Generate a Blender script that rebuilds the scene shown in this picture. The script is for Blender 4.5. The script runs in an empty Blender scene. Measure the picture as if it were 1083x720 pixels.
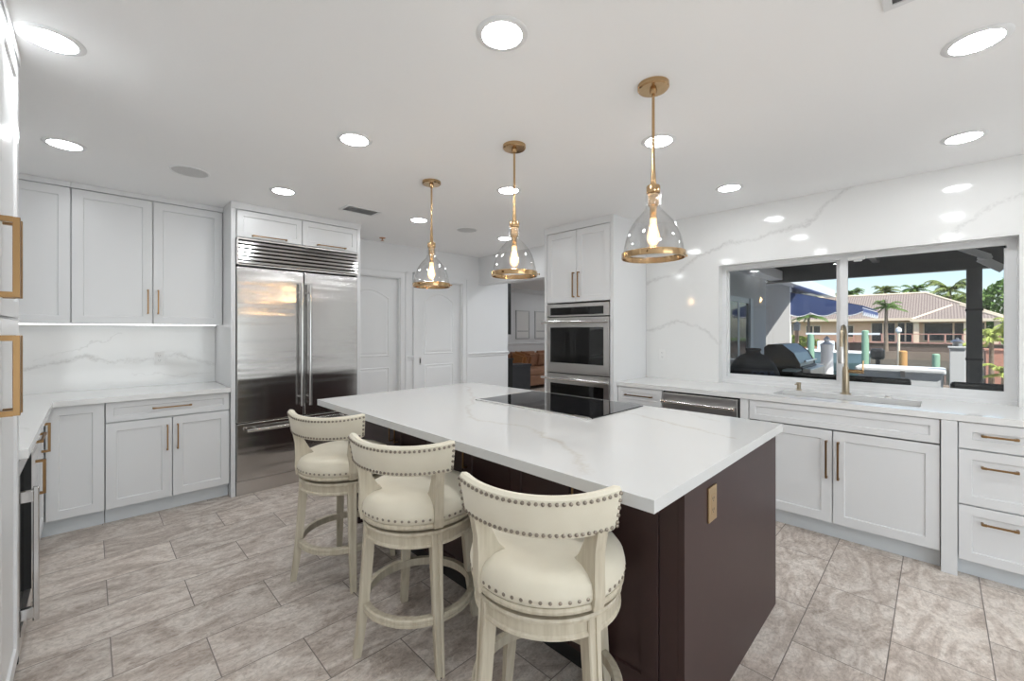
import bpy, bmesh, math, random
from mathutils import Vector, Matrix
from math import sin, cos, pi, radians
random.seed(7)
S = bpy.context.scene
COL = S.collection

# ------------------------------------------------------------------ camera
cd = bpy.data.cameras.new('camera')
cam = bpy.data.objects.new('camera', cd); COL.objects.link(cam)
cam.location = (0, 0, 1.37)
cam.rotation_euler = (radians(90), 0, -radians(44.888))
cd.sensor_width = 36; cd.lens = 448.75/1083*36
cd.shift_y = -10/1083
cd.clip_start = .02; cd.clip_end = 500
S.camera = cam
S.view_settings.view_transform = 'Standard'
S.view_settings.look = 'None'
S.view_settings.gamma = 1
S.view_settings.use_curve_mapping = False
S.view_settings.exposure = 0.66

# ------------------------------------------------------------------ sky and sun
w = bpy.data.worlds.new('sky'); S.world = w; w.use_nodes = True
nt = w.node_tree
bg = nt.nodes['Background']
sk = nt.nodes.new('ShaderNodeTexSky'); sk.sky_type = 'NISHITA'
sk.sun_disc = False; sk.sun_elevation = radians(50); sk.sun_rotation = radians(250)
sk.air_density = 1.0; sk.dust_density = 1.2; sk.ozone_density = 1.5
nt.links.new(sk.outputs[0], bg.inputs[0]); bg.inputs[1].default_value = .125
sd = bpy.data.lights.new('sun', 'SUN'); sd.energy = 4.8; sd.angle = radians(.6); sd.color = (1, .95, .87)
so = bpy.data.objects.new('sun', sd); COL.objects.link(so); so.location = (-10, -8, 20)
so.rotation_euler = Vector((.28, .50, -.82)).to_track_quat('-Z', 'Y').to_euler()

CAN = 50        # brightness of the recessed lights

# fill lamp added behind the camera, tilted up to brighten the ceiling
ad = bpy.data.lights.new('rear_fill', 'AREA'); ad.shape = 'RECTANGLE'; ad.size = 2.9; ad.size_y = 2.0; ad.energy = 38; ad.color = (.90, .96, 1)
ao = bpy.data.objects.new('rear_fill', ad); COL.objects.link(ao); ao.location = (.7, -3.35, 1.0); ao.rotation_euler = (radians(90+28), 0, 0)

# ------------------------------------------------------------------ materials
def mat(name):
    m = bpy.data.materials.new(name); m.use_nodes = True
    return m, m.node_tree, m.node_tree.nodes['Principled BSDF']
def N(t, kind, **kw):
    n = t.nodes.new(kind)
    for k, v in kw.items(): setattr(n, k, v)
    return n
def plain(name, col, rough=.5, metal=0, bump=0, bscale=60, vary=0, vscale=8, **kw):
    m, t, b = mat(name)
    b.inputs['Roughness'].default_value = rough; b.inputs['Metallic'].default_value = metal
    b.inputs['Base Color'].default_value = (*col, 1)
    for k, v in kw.items(): b.inputs[k.replace('_', ' ')].default_value = v
    tc = N(t, 'ShaderNodeTexCoord')
    if vary:
        n = N(t, 'ShaderNodeTexNoise'); n.inputs['Scale'].default_value = vscale; n.inputs['Detail'].default_value = 4
        t.links.new(tc.outputs['Object'], n.inputs['Vector'])
        r = N(t, 'ShaderNodeMix', data_type='RGBA')
        r.inputs[6].default_value = (*[c*(1-vary) for c in col], 1); r.inputs[7].default_value = (*[min(1, c*(1+vary)) for c in col], 1)
        t.links.new(n.outputs[0], r.inputs[0]); t.links.new(r.outputs[2], b.inputs['Base Color'])
    if bump:
        n = N(t, 'ShaderNodeTexNoise'); n.inputs['Scale'].default_value = bscale; n.inputs['Detail'].default_value = 3
        t.links.new(tc.outputs['Object'], n.inputs['Vector'])
        bp = N(t, 'ShaderNodeBump'); bp.inputs['Strength'].default_value = bump; bp.inputs['Distance'].default_value = .002
        t.links.new(n.outputs[0], bp.inputs['Height']); t.links.new(bp.outputs[0], b.inputs['Normal'])
    return m
def emit(name, col, strength):
    m = bpy.data.materials.new(name); m.use_nodes = True; t = m.node_tree
    t.nodes.clear()
    e = N(t, 'ShaderNodeEmission'); e.inputs[0].default_value = (*col, 1); e.inputs[1].default_value = strength
    o = N(t, 'ShaderNodeOutputMaterial'); t.links.new(e.outputs[0], o.inputs[0])
    return m
def metal(name, col, rough, aniso=0, wave=0, brush=0, bdir='z'):
    m, t, b = mat(name)
    b.inputs['Base Color'].default_value = (*col, 1); b.inputs['Metallic'].default_value = 1
    b.inputs['Roughness'].default_value = rough; b.inputs['Anisotropic'].default_value = aniso
    if wave or brush:
        tc = N(t, 'ShaderNodeTexCoord'); prev = None
        for st, sc, dist in ((wave, (.5, .5, 6.), .008), (brush, (4, 4, 500), .0004)):
            if not st: continue
            mp = N(t, 'ShaderNodeMapping'); mp.inputs['Scale'].default_value = sc
            n = N(t, 'ShaderNodeTexNoise'); n.inputs['Scale'].default_value = 1; n.inputs['Detail'].default_value = 2
            t.links.new(tc.outputs['Object'], mp.inputs[0]); t.links.new(mp.outputs[0], n.inputs['Vector'])
            bp = N(t, 'ShaderNodeBump'); bp.inputs['Strength'].default_value = st; bp.inputs['Distance'].default_value = dist
            t.links.new(n.outputs[0], bp.inputs['Height'])
            if prev: t.links.new(prev.outputs[0], bp.inputs['Normal'])
            prev = bp
        t.links.new(prev.outputs[0], b.inputs['Normal'])
    return m
def thin_glass(name, tint=(1, 1, 1), extra=0.0):
    m = bpy.data.materials.new(name); m.use_nodes = True; t = m.node_tree; t.nodes.clear()
    tr = N(t, 'ShaderNodeBsdfTransparent'); tr.inputs[0].default_value = (*tint, 1)
    gl = N(t, 'ShaderNodeBsdfGlossy'); gl.inputs['Roughness'].default_value = .0
    fr = N(t, 'ShaderNodeFresnel'); ge = N(t, 'ShaderNodeNewGeometry')
    io = N(t, 'ShaderNodeMapRange'); io.inputs['To Min'].default_value = 1.45; io.inputs['To Max'].default_value = 1/1.45
    t.links.new(ge.outputs['Backfacing'], io.inputs[0]); t.links.new(io.outputs[0], fr.inputs[0])
    ad = N(t, 'ShaderNodeMath', operation='ADD', use_clamp=True); ad.inputs[1].default_value = extra
    mx = N(t, 'ShaderNodeMixShader'); o = N(t, 'ShaderNodeOutputMaterial')
    t.links.new(fr.outputs[0], ad.inputs[0]); t.links.new(ad.outputs[0], mx.inputs[0]); t.links.new(tr.outputs[0], mx.inputs[1]); t.links.new(gl.outputs[0], mx.inputs[2])
    t.links.new(mx.outputs[0], o.inputs[0])
    return m

def lit_bulb(name):
    m = thin_glass(name, (1, .93, .80), .04); t = m.node_tree
    o = t.nodes['Material Output']; mx = o.inputs[0].links[0].from_node
    e = N(t, 'ShaderNodeEmission'); e.inputs[0].default_value = (1, .62, .30, 1); e.inputs[1].default_value = .9
    a = N(t, 'ShaderNodeAddShader'); t.links.new(mx.outputs[0], a.inputs[0]); t.links.new(e.outputs[0], a.inputs[1]); t.links.new(a.outputs[0], o.inputs[0])
    return m
def quartz(name, veins, base=(.80, .80, .79), vein=(.42, .385, .33), rough=.08, soft=.35):
    """white quartz; each vein = (p0, p1, plane normal, width, strength, wobble)"""
    m, t, b = mat(name)
    b.inputs['Roughness'].default_value = rough
    geo = N(t, 'ShaderNodeNewGeometry'); pos = geo.outputs['Position']
    def noise(scale, detail=3, rough=.5):
        n = N(t, 'ShaderNodeTexNoise'); n.inputs['Scale'].default_value = scale; n.inputs['Detail'].default_value = detail
        n.inputs['Roughness'].default_value = rough
        t.links.new(pos, n.inputs['Vector']); return n.outputs[0]
    def M(op, a, bb=None, c=None, clamp=False):
        n = N(t, 'ShaderNodeMath', operation=op, use_clamp=clamp)
        for i, x in enumerate((a, bb, c)):
            if x is None: continue
            if isinstance(x, (int, float)): n.inputs[i].default_value = x
            else: t.links.new(x, n.inputs[i])
        return n.outputs[0]
    def VM(op, a, bb=None, sc=None):
        n = N(t, 'ShaderNodeVectorMath', operation=op)
        for k_, x in ((0, a), (1, bb)):
            if x is None: continue
            if isinstance(x, (Vector, tuple)): n.inputs[k_].default_value = x
            else: t.links.new(x, n.inputs[k_])
        if sc is not None: t.links.new(sc, n.inputs['Scale'])
        return n.outputs['Value'] if op in ('DOT_PRODUCT', 'LENGTH') else n.outputs[0]
    def wob(scale, amp):
        n = N(t, 'ShaderNodeTexNoise'); n.inputs['Scale'].default_value = scale; n.inputs['Detail'].default_value = 3
        t.links.new(pos, n.inputs['Vector'])
        return VM('MULTIPLY', VM('SUBTRACT', n.outputs['Color'], (.5, .5, .5)), (amp, amp, amp))
    spk = noise(70, 2); patch = noise(4.5, 2)
    total = None
    w1, w2_ = wob(7, .12), wob(38, .035)
    for pts, nrm, wd, st in veins:
        mask = tuple(1-abs(q) for q in nrm)
        P = VM('MULTIPLY', VM('ADD', VM('ADD', pos, w1), w2_), mask)
        for p0, p1 in zip(pts, pts[1:]):
            p0 = Vector([a*b_ for a, b_ in zip(p0, mask)]); p1 = Vector([a*b_ for a, b_ in zip(p1, mask)]); d = p1-p0; L = d.length; d.normalize()
            rel = VM('SUBTRACT', P, p0)
            sl = M('MINIMUM', M('MAXIMUM', VM('DOT_PRODUCT', rel, d), 0.0), L)
            dist = VM('LENGTH', VM('SUBTRACT', rel, VM('SCALE', d, sc=sl)))
            v = M('MULTIPLY', M('SUBTRACT', 1, M('DIVIDE', dist, wd), clamp=True), st)
            total = v if total is None else M('MAXIMUM', total, v)
    grain = M('MULTIPLY', M('SUBTRACT', M('ADD', M('MULTIPLY', spk, 1.6), M('MULTIPLY', patch, 1.6)), 1.0, clamp=True), 1.0)
    if total is None: total = 0.0
    else: total = M('MULTIPLY', total, grain)
    faint = M('MULTIPLY', M('SUBTRACT', noise(2.1, 6, .62), .56, clamp=True), soft)
    fac = M('ADD', total, faint, clamp=True)
    mx = N(t, 'ShaderNodeMix', data_type='RGBA'); mx.inputs[6].default_value = (*base, 1); mx.inputs[7].default_value = (*vein, 1)
    t.links.new(fac, mx.inputs[0]); t.links.new(mx.outputs[2], b.inputs['Base Color'])
    return m

def tile_floor():
    m, t, b = mat('stone_tile_floor')
    geo = N(t, 'ShaderNodeNewGeometry')
    mp = N(t, 'ShaderNodeMapping'); mp.inputs['Location'].default_value = (-.066+.3055+.611*8, .16+.617*8, 0)
    t.links.new(geo.outputs['Position'], mp.inputs[0])
    br = N(t, 'ShaderNodeTexBrick'); br.offset = .5; br.offset_frequency = 2; br.squash = 1
    br.inputs['Scale'].default_value = 1; br.inputs['Brick Width'].default_value = .611; br.inputs['Row Height'].default_value = .3085
    br.inputs['Mortar Size'].default_value = .0022; br.inputs['Mortar Smooth'].default_value = .1; br.inputs['Bias'].default_value = 0
    br.inputs['Color1'].default_value = (0, 0, 0, 1); br.inputs['Color2'].default_value = (1, 1, 1, 1); br.inputs['Mortar'].default_value = (.5, .5, .5, 1)
    t.links.new(mp.outputs[0], br.inputs['Vector'])
    # stone figure shifted from tile to tile
    cmb = N(t, 'ShaderNodeVectorMath', operation='SCALE'); cmb.inputs['Scale'].default_value = 9.0
    t.links.new(br.outputs['Color'], cmb.inputs[0])
    add = N(t, 'ShaderNodeVectorMath', operation='ADD')
    t.links.new(geo.outputs['Position'], add.inputs[0]); t.links.new(cmb.outputs[0], add.inputs[1])
    rot = N(t, 'ShaderNodeMapping'); rot.inputs['Rotation'].default_value = (0, 0, radians(18)); rot.inputs['Scale'].default_value = (1.7, 3.3, 1)
    t.links.new(add.outputs[0], rot.inputs[0])
    n1 = N(t, 'ShaderNodeTexNoise'); n1.inputs['Scale'].default_value = 1.6; n1.inputs['Detail'].default_value = 8; n1.inputs['Roughness'].default_value = .66; n1.inputs['Distortion'].default_value = 2.4
    t.links.new(rot.outputs[0], n1.inputs['Vector'])
    n2 = N(t, 'ShaderNodeTexNoise'); n2.inputs['Scale'].default_value = 14; n2.inputs['Detail'].default_value = 6; n2.inputs['Roughness'].default_value = .7; n2.inputs['Distortion'].default_value = 1.2
    t.links.new(rot.outputs[0], n2.inputs['Vector'])
    cr = N(t, 'ShaderNodeValToRGB')
    e = cr.color_ramp.elements
    e[0].position = .28; e[0].color = (.42, .35, .295, 1); e[1].position = .75; e[1].color = (.88, .80, .72, 1)
    for p, c in ((.42, (.57, .49, .43)), (.50, (.69, .61, .545)), (.56, (.77, .705, .645))):
        x = cr.color_ramp.elements.new(p); x.color = (*c, 1)
    t.links.new(n1.outputs[0], cr.inputs[0])
    mm = N(t, 'ShaderNodeMix', data_type='RGBA', blend_type='MULTIPLY'); mm.inputs[0].default_value = .7
    cr2 = N(t, 'ShaderNodeValToRGB'); cr2.color_ramp.elements[0].position = .3; cr2.color_ramp.elements[0].color = (.58, .55, .52, 1)
    cr2.color_ramp.elements[1].position = .58; cr2.color_ramp.elements[1].color = (1, 1, 1, 1)
    t.links.new(n2.outputs[0], cr2.inputs[0]); t.links.new(cr.outputs[0], mm.inputs[6]); t.links.new(cr2.outputs[0], mm.inputs[7])
    n3 = N(t, 'ShaderNodeTexNoise'); n3.inputs['Scale'].default_value = 46; n3.inputs['Detail'].default_value = 5; n3.inputs['Roughness'].default_value = .75; n3.inputs['Distortion'].default_value = .8
    t.links.new(add.outputs[0], n3.inputs['Vector'])
    cr3 = N(t, 'ShaderNodeValToRGB'); cr3.color_ramp.elements[0].position = .34; cr3.color_ramp.elements[0].color = (.66, .62, .58, 1)
    cr3.color_ramp.elements[1].position = .52; cr3.color_ramp.elements[1].color = (1, 1, 1, 1)
    x3 = cr3.color_ramp.elements.new(.70); x3.color = (1.0, .98, .95, 1)
    t.links.new(n3.outputs[0], cr3.inputs[0])
    m3 = N(t, 'ShaderNodeMix', data_type='RGBA', blend_type='MULTIPLY'); m3.inputs[0].default_value = .75
    t.links.new(mm.outputs[2], m3.inputs[6]); t.links.new(cr3.outputs[0], m3.inputs[7]); mm = m3
    # tile to tile tone
    tone = N(t, 'ShaderNodeMapRange'); tone.inputs['To Min'].default_value = .84; tone.inputs['To Max'].default_value = 1.02
    t.links.new(br.outputs['Color'], tone.inputs[0])
    sc = N(t, 'ShaderNodeVectorMath', operation='SCALE'); t.links.new(mm.outputs[2], sc.inputs[0]); t.links.new(tone.outputs[0], sc.inputs['Scale'])
    gm = N(t, 'ShaderNodeMix', data_type='RGBA'); gm.inputs[7].default_value = (.20, .17, .15, 1)
    t.links.new(br.outputs['Fac'], gm.inputs[0]); t.links.new(sc.outputs[0], gm.inputs[6]); t.links.new(gm.outputs[2], b.inputs['Base Color'])
    b.inputs['Roughness'].default_value = .42
    bp = N(t, 'ShaderNodeBump'); bp.inputs['Strength'].default_value = .45; bp.inputs['Distance'].default_value = .004
    t.links.new(n2.outputs[0], bp.inputs['Height'])
    bp2 = N(t, 'ShaderNodeBump'); bp2.inputs['Strength'].default_value = .6; bp2.inputs['Distance'].default_value = .003; bp2.invert = True
    t.links.new(br.outputs['Fac'], bp2.inputs['Height']); t.links.new(bp.outputs[0], bp2.inputs['Normal']); t.links.new(bp2.outputs[0], b.inputs['Normal'])
    return m

def wood_paint():
    m, t, b = mat('antiqued_cream_paint')
    tc = N(t, 'ShaderNodeTexCoord'); mp = N(t, 'ShaderNodeMapping'); mp.inputs['Scale'].default_value = (60, 60, 5)
    n = N(t, 'ShaderNodeTexNoise'); n.inputs['Scale'].default_value = 1; n.inputs['Detail'].default_value = 4
    t.links.new(tc.outputs['Object'], mp.inputs[0]); t.links.new(mp.outputs[0], n.inputs['Vector'])
    cr = N(t, 'ShaderNodeValToRGB'); cr.color_ramp.elements[0].position = .25; cr.color_ramp.elements[0].color = (.47, .405, .295, 1)
    cr.color_ramp.elements[1].position = .6; cr.color_ramp.elements[1].color = (.60, .54, .425, 1)
    t.links.new(n.outputs[0], cr.inputs[0]); t.links.new(cr.outputs[0], b.inputs['Base Color'])
    b.inputs['Roughness'].default_value = .45
    return m
def linen():
    m, t, b = mat('cream_linen')
    tc = N(t, 'ShaderNodeTexCoord'); n = N(t, 'ShaderNodeTexNoise'); n.inputs['Scale'].default_value = 9; n.inputs['Detail'].default_value = 3
    wv = N(t, 'ShaderNodeTexNoise'); wv.inputs['Scale'].default_value = 420; wv.inputs['Detail'].default_value = 1
    t.links.new(tc.outputs['Object'], n.inputs['Vector']); t.links.new(tc.outputs['Object'], wv.inputs['Vector'])
    mx = N(t, 'ShaderNodeMix', data_type='RGBA'); mx.inputs[6].default_value = (.66, .60, .475, 1); mx.inputs[7].default_value = (.78, .73, .605, 1)
    t.links.new(n.outputs[0], mx.inputs[0]); t.links.new(mx.outputs[2], b.inputs['Base Color'])
    bp = N(t, 'ShaderNodeBump'); bp.inputs['Strength'].default_value = .35; bp.inputs['Distance'].default_value = .001
    t.links.new(wv.outputs[0], bp.inputs['Height']); t.links.new(bp.outputs[0], b.inputs['Normal'])
    b.inputs['Roughness'].default_value = .9; b.inputs['Sheen Weight'].default_value = .2
    return m
def stripes(name, c1, c2, scale, axis=1, rough=.7, bump=.5, distort=0):
    m, t, b = mat(name)
    tc = N(t, 'ShaderNodeTexCoord')
    wv = N(t, 'ShaderNodeTexWave'); wv.bands_direction = 'XYZ'[axis]; wv.inputs['Scale'].default_value = scale; wv.inputs['Distortion'].default_value = distort
    t.links.new(tc.outputs['Object'], wv.inputs['Vector'])
    mx = N(t, 'ShaderNodeMix', data_type='RGBA'); mx.inputs[6].default_value = (*c1, 1); mx.inputs[7].default_value = (*c2, 1)
    t.links.new(wv.outputs[1], mx.inputs[0]); t.links.new(mx.outputs[2], b.inputs['Base Color']); b.inputs['Roughness'].default_value = rough
    return m

CAB = plain('white_cabinet_lacquer', (.755, .76, .765), .28, bump=.02)
KICK = plain('pale_grey_toe_kick', (.68, .71, .73), .4)
WALL = plain('pale_grey_wall_paint', (.80, .805, .81), .55, bump=.05, bscale=90)
CEIL = plain('white_ceiling_paint', (.95, .95, .95), .8, bump=.04, bscale=70)
TRIM = plain('white_trim_paint', (.80, .805, .81), .3)
FLOOR = tile_floor()
YN = (0, 1, 0); XN = (1, 0, 0); ZN = (0, 0, 1)
QWALL = quartz('veined_quartz_wall', [
    ([(4, y, z) for y, z in ((2.09, 1.86), (1.78, 1.93), (1.53, 2.07), (1.27, 2.14), (1.06, 2.16), (.75, 2.21), (.62, 2.32), (.45, 2.42))], XN, .022, .5),
    ([(4, y, z) for y, z in ((2.09, 1.38), (1.90, 1.42), (1.76, 1.47), (1.58, 1.42), (1.40, 1.26))], XN, .020, .5),
    ([(4, y, z) for y, z in ((0, 1.97), (-.08, 2.02), (-.20, 2.12), (-.40, 2.21), (-.8, 2.40))], XN, .018, .5)], vein=(.42, .41, .40), soft=.2)
QSPL = quartz('veined_quartz_splash', [
    ([(x, 4.7, z) for x, z in ((-.6, 1.05), (-.34, 1.09), (-.17, 1.13), (-.02, 1.165), (.14, 1.12), (.40, 1.135), (.56, 1.165), (.83, 1.05))], YN, .024, .6),
    ([(x, 4.7, z) for x, z in ((-.30, 1.16), (-.02, 1.24), (.18, 1.36))], YN, .007, .35), ([(x, 4.7, z) for x, z in ((.25, 1.02), (.55, .98), (.8, 1.0))], YN, .007, .3)], vein=(.42, .41, .39), soft=.15)
QTOP = quartz('veined_quartz_island', [
    ([(x, y, .9) for x, y in ((2.25, 2.78), (1.93, 2.32), (1.60, 2.0), (1.42, 1.70), (1.50, 1.47), (1.44, 1.21), (1.31, .97), (1.14, .80))], ZN, .022, .42),
    ([(x, y, .9) for x, y in ((2.30, 1.62), (2.17, 1.39), (2.14, 1.14), (2.06, .89), (1.97, .62))], ZN, .018, .45),
    ([(x, y, .9) for x, y in ((2.47, 1.32), (2.40, 1.05), (2.30, .80))], ZN, .012, .4)], base=(.66, .66, .65), vein=(.44, .36, .25), soft=.1)
QPER = quartz('white_quartz_worktop', [([(3.5, 2.0, .9), (3.7, 1.6, .9), (3.95, 1.2, .9)], ZN, .01, .3), ([(-.2, 3.0, .9), (-.35, 3.4, .9), (-.55, 3.9, .9)], ZN, .012, .5)], soft=.1)
STEEL = metal('brushed_stainless', (.56, .55, .54), .15, .6, wave=1.0, brush=.25)
STEELP = metal('polished_stainless', (.66, .65, .64), .12)
STEELD = metal('satin_stainless', (.64, .62, .60), .28, .3)
BRASS = metal('brushed_brass_pull', (.30, .18, .083), .32)
BRASSP = metal('antique_brass', (.52, .35, .19), .16)
BRASSL = metal('champagne_brass', (.46, .385, .28), .3)
ESP = plain('espresso_stained_wood', (.042, .0205, .019), .40, vary=.15, vscale=14, bump=.05, Specular_IOR_Level=.38)
BLKG = plain('black_oven_glass', (.006, .006, .006), .04, Specular_IOR_Level=.6)
BLK = plain('black_plastic', (.012, .012, .012), .4)
DGAP = plain('dark_gasket', (.02, .02, .02), .6)
PAINTW = wood_paint(); LINEN = linen()
NAIL = metal('pewter_nailheads', (.30, .26, .215), .38)
GLASSW = thin_glass('window_glass', (.97, .98, .98))
GLASSP = thin_glass('clear_pendant_glass', (.975, .975, .975), .035)
CANM = emit('recessed_light_lens', (.95, .98, 1), CAN)
BULB = emit('amber_filament_bulb', (1, .62, .28), 16)
STRIP = emit('light_strip', (1, 1, 1), 2.8)
PLATE = plain('white_plastic', (.80, .80, .79), .35)
SLOT = plain('outlet_slot', (.08, .08, .08), .5)
VINYL = plain('white_window_vinyl', (.76, .765, .77), .35)
LEATH = plain('brown_leather', (.36, .19, .115), .45, vary=.25, vscale=5, bump=.3, bscale=40)

# ------------------------------------------------------------------ mesh helpers
class MB:
    def __init__(s): s.bm = bmesh.new()
    def box(s, x0, x1, y0, y1, z0, z1, bev=0, seg=2):
        x0, x1 = min(x0, x1), max(x0, x1); y0, y1 = min(y0, y1), max(y0, y1); z0, z1 = min(z0, z1), max(z0, z1)
        m = Matrix.Translation(((x0+x1)/2, (y0+y1)/2, (z0+z1)/2)) @ Matrix.Diagonal((x1-x0, y1-y0, z1-z0, 1))
        r = bmesh.ops.create_cube(s.bm, size=1, matrix=m)
        if bev: bmesh.ops.bevel(s.bm, geom=list({e for v in r['verts'] for e in v.link_edges}), offset=bev, segments=seg, affect='EDGES', profile=.5)
        return s
    def obox(s, c, u, v, n, hu, hv, hn, bev=0):
        """box with its own axes u, v, n and half sizes"""
        c, u, v, n = Vector(c), Vector(u), Vector(v), Vector(n)
        m = Matrix(((u.x*2*hu, v.x*2*hv, n.x*2*hn, c.x), (u.y*2*hu, v.y*2*hv, n.y*2*hn, c.y), (u.z*2*hu, v.z*2*hv, n.z*2*hn, c.z), (0, 0, 0, 1)))
        r = bmesh.ops.create_cube(s.bm, size=1, matrix=m)
        if bev: bmesh.ops.bevel(s.bm, geom=list({e for q in r['verts'] for e in q.link_edges}), offset=bev, segments=2, affect='EDGES')
        return s
    def lathe(s, prof, c=(0, 0, 0), n=32, closed=False, a0=0, a1=2*pi):
        """profile of (r, z) turned about the z axis through c"""
        full = abs(a1-a0-2*pi) < 1e-6; k = n if full else n+1; rings = []
        for r, z in prof:
            if r < 1e-6: rings.append([s.bm.verts.new((c[0], c[1], c[2]+z))])
            else: rings.append([s.bm.verts.new((c[0]+r*cos(a0+(a1-a0)*i/n), c[1]+r*sin(a0+(a1-a0)*i/n), c[2]+z)) for i in range(k)])
        pr = list(zip(rings, rings[1:])) + ([(rings[-1], rings[0])] if closed else [])
        for A, B in pr:
            for i in range(n):
                j = (i+1) % k
                q = [A[i % len(A)], A[j % len(A)], B[j % len(B)], B[i % len(B)]]; u = []
                for v in q:
                    if v not in u: u.append(v)
                if len(u) >= 3:
                    try: s.bm.faces.new(u)
                    except ValueError: pass
        if not full and closed:
            for i in (0, k-1):
                try: s.bm.faces.new([R[i] for R in rings])
                except ValueError: pass
        return s
    def tube(s, pts, r, n=10, caps=True):
        pts = [Vector(p) for p in pts]; rs = r if isinstance(r, (list, tuple)) else [r]*len(pts); prev = None; rings = []
        up = Vector((0, 0, 1))
        for i, p in enumerate(pts):
            d = (pts[min(i+1, len(pts)-1)]-pts[max(i-1, 0)]).normalized()
            if prev is None: a = d.cross(up if abs(d.z) < .9 else Vector((1, 0, 0))).normalized()
            else: a = (prev-d*prev.dot(d)).normalized()
            prev = a; b = d.cross(a)
            rings.append([s.bm.verts.new(p+a*rs[i]*cos(2*pi*k/n)+b*rs[i]*sin(2*pi*k/n)) for k in range(n)])
        for A, B in zip(rings, rings[1:]):
            for k in range(n): s.bm.faces.new((A[k], A[(k+1) % n], B[(k+1) % n], B[k]))
        if caps: s.bm.faces.new(rings[0][::-1]); s.bm.faces.new(rings[-1])
        return s
    def prism(s, poly, fn, d0, d1):
        """polygon (a, b) extruded between d0 and d1; fn(a, b, d) gives the point"""
        A = [s.bm.verts.new(fn(a, b, d0)) for a, b in poly]; B = [s.bm.verts.new(fn(a, b, d1)) for a, b in poly]
        s.bm.faces.new(A[::-1]); s.bm.faces.new(B); k = len(poly)
        for i in range(k): s.bm.faces.new((A[i], A[(i+1) % k], B[(i+1) % k], B[i]))
        return s
    def loft(s, rings, cap=True, loop=True):
        R = [[s.bm.verts.new(p) for p in r] for r in rings]; n = len(R[0])
        for A, B in zip(R, R[1:]):
            for k in range(n if loop else n-1): s.bm.faces.new((A[k], A[(k+1) % n], B[(k+1) % n], B[k]))
        if cap and loop: s.bm.faces.new(R[0][::-1]); s.bm.faces.new(R[-1])
        return s
    def quad(s, *p):
        s.bm.faces.new([s.bm.verts.new(q) for q in p]); return s

def rootloc(p):
    l = Vector((0, 0, 0))
    while p: l += p.location; p = p.parent
    return l
def obj(name, mb, m, parent=None, smooth=False, origin=False, shade=None):
    bm = mb.bm
    bmesh.ops.recalc_face_normals(bm, faces=bm.faces)
    off = rootloc(parent) if parent else Vector((0, 0, 0))
    loc = Vector((0, 0, 0))
    if parent is None and origin:
        xs = [v.co for v in bm.verts]
        loc = Vector(((min(v.x for v in xs)+max(v.x for v in xs))/2, (min(v.y for v in xs)+max(v.y for v in xs))/2, min(v.z for v in xs)))
        off = loc
    if off.length: bmesh.ops.translate(bm, verts=bm.verts, vec=-off)
    me = bpy.data.meshes.new(name); bm.to_mesh(me); bm.free()
    if smooth:
        for p in me.polygons: p.use_smooth = True
        try: me.set_sharp_from_angle(angle=radians(35))
        except Exception: pass
    me.materials.append(m)
    o = bpy.data.objects.new(name, me); COL.objects.link(o)
    if parent: o.parent = parent
    o.location = loc
    return o
def tag(o, label, cat, group=None):
    o['label'] = label; o['category'] = cat
    if group: o['group'] = group
    return o
def thing(name, label, cat, loc=(0, 0, 0), group=None):
    o = bpy.data.objects.new(name, None); COL.objects.link(o); o.location = loc; o.empty_display_size = .1
    return tag(o, label, cat, group)
def struct(name, mb, m, parent=None, smooth=False):
    o = obj(name, mb, m, parent, smooth)
    if parent is None: o['kind'] = 'structure'
    return o
def single(name, mb, m, label, cat, group=None, smooth=False):
    return tag(obj(name, mb, m, None, smooth, origin=True), label, cat, group)

class F:
    """a cabinet face: a runs along it, z up, d outwards"""
    def __init__(s, origin, u, n): s.o = Vector(origin); s.u = Vector(u); s.n = Vector(n)
    def __call__(s, a, z, d=0): return s.o+s.u*a+s.n*d+Vector((0, 0, z))
    def box(s, mb, a0, a1, z0, z1, d0, d1, bev=0):
        p, q = s(a0, z0, d0), s(a1, z1, d1); mb.box(p.x, q.x, p.y, q.y, p.z, q.z, bev); return mb
def shaker(f, a0, a1, z0, z1, fw=.058, th=.02, rec=.008, g=.002, bevel=.004):
    a0 += g; a1 -= g; z0 += g; z1 -= g; mb = MB(); V = mb.bm.verts.new
    def ring(i, d): return [V(f(a0+i, z0+i, d)), V(f(a1-i, z0+i, d)), V(f(a1-i, z1-i, d)), V(f(a0+i, z1-i, d))]
    R = [ring(0, -th), ring(0, -.0015), ring(.0015, 0), ring(fw, 0), ring(fw+bevel, -rec)]
    mb.bm.faces.new(R[0][::-1]); mb.bm.faces.new(R[-1])
    for A, B in zip(R, R[1:]):
        for k in range(4): mb.bm.faces.new((A[k], A[(k+1) % 4], B[(k+1) % 4], B[k]))
    return mb
def pull(f, a, z, L, vertical, parent, m=BRASS, t=.011, out=.034, name='handle'):
    mb = MB(); h = L/2; k = t/2
    if vertical:
        f.box(mb, a-k, a+k, z-h, z+h, out-t, out, .0012)
        for e in (-1, 1):
            f.box(mb, a-k*1.05, a+k*1.05, z+e*(h-k)-k*1.1, z+e*(h-k)+k*1.1, 0, out-t+.001)
    else:
        f.box(mb, a-h, a+h, z-k, z+k, out-t, out, .0012)
        for e in (-1, 1):
            f.box(mb, a+e*(h-t*1.2)-t*.9, a+e*(h-t*1.2)+t*.9, z-k*1.25, z+k*1.25, out-t*1.15, out+.0015, .001)
            f.box(mb, a+e*(h-k)-k*1.1, a+e*(h-k)+k*1.1, z-k*1.05, z+k*1.05, 0, out-t+.001)
    return obj(name, mb, m, parent)
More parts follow.
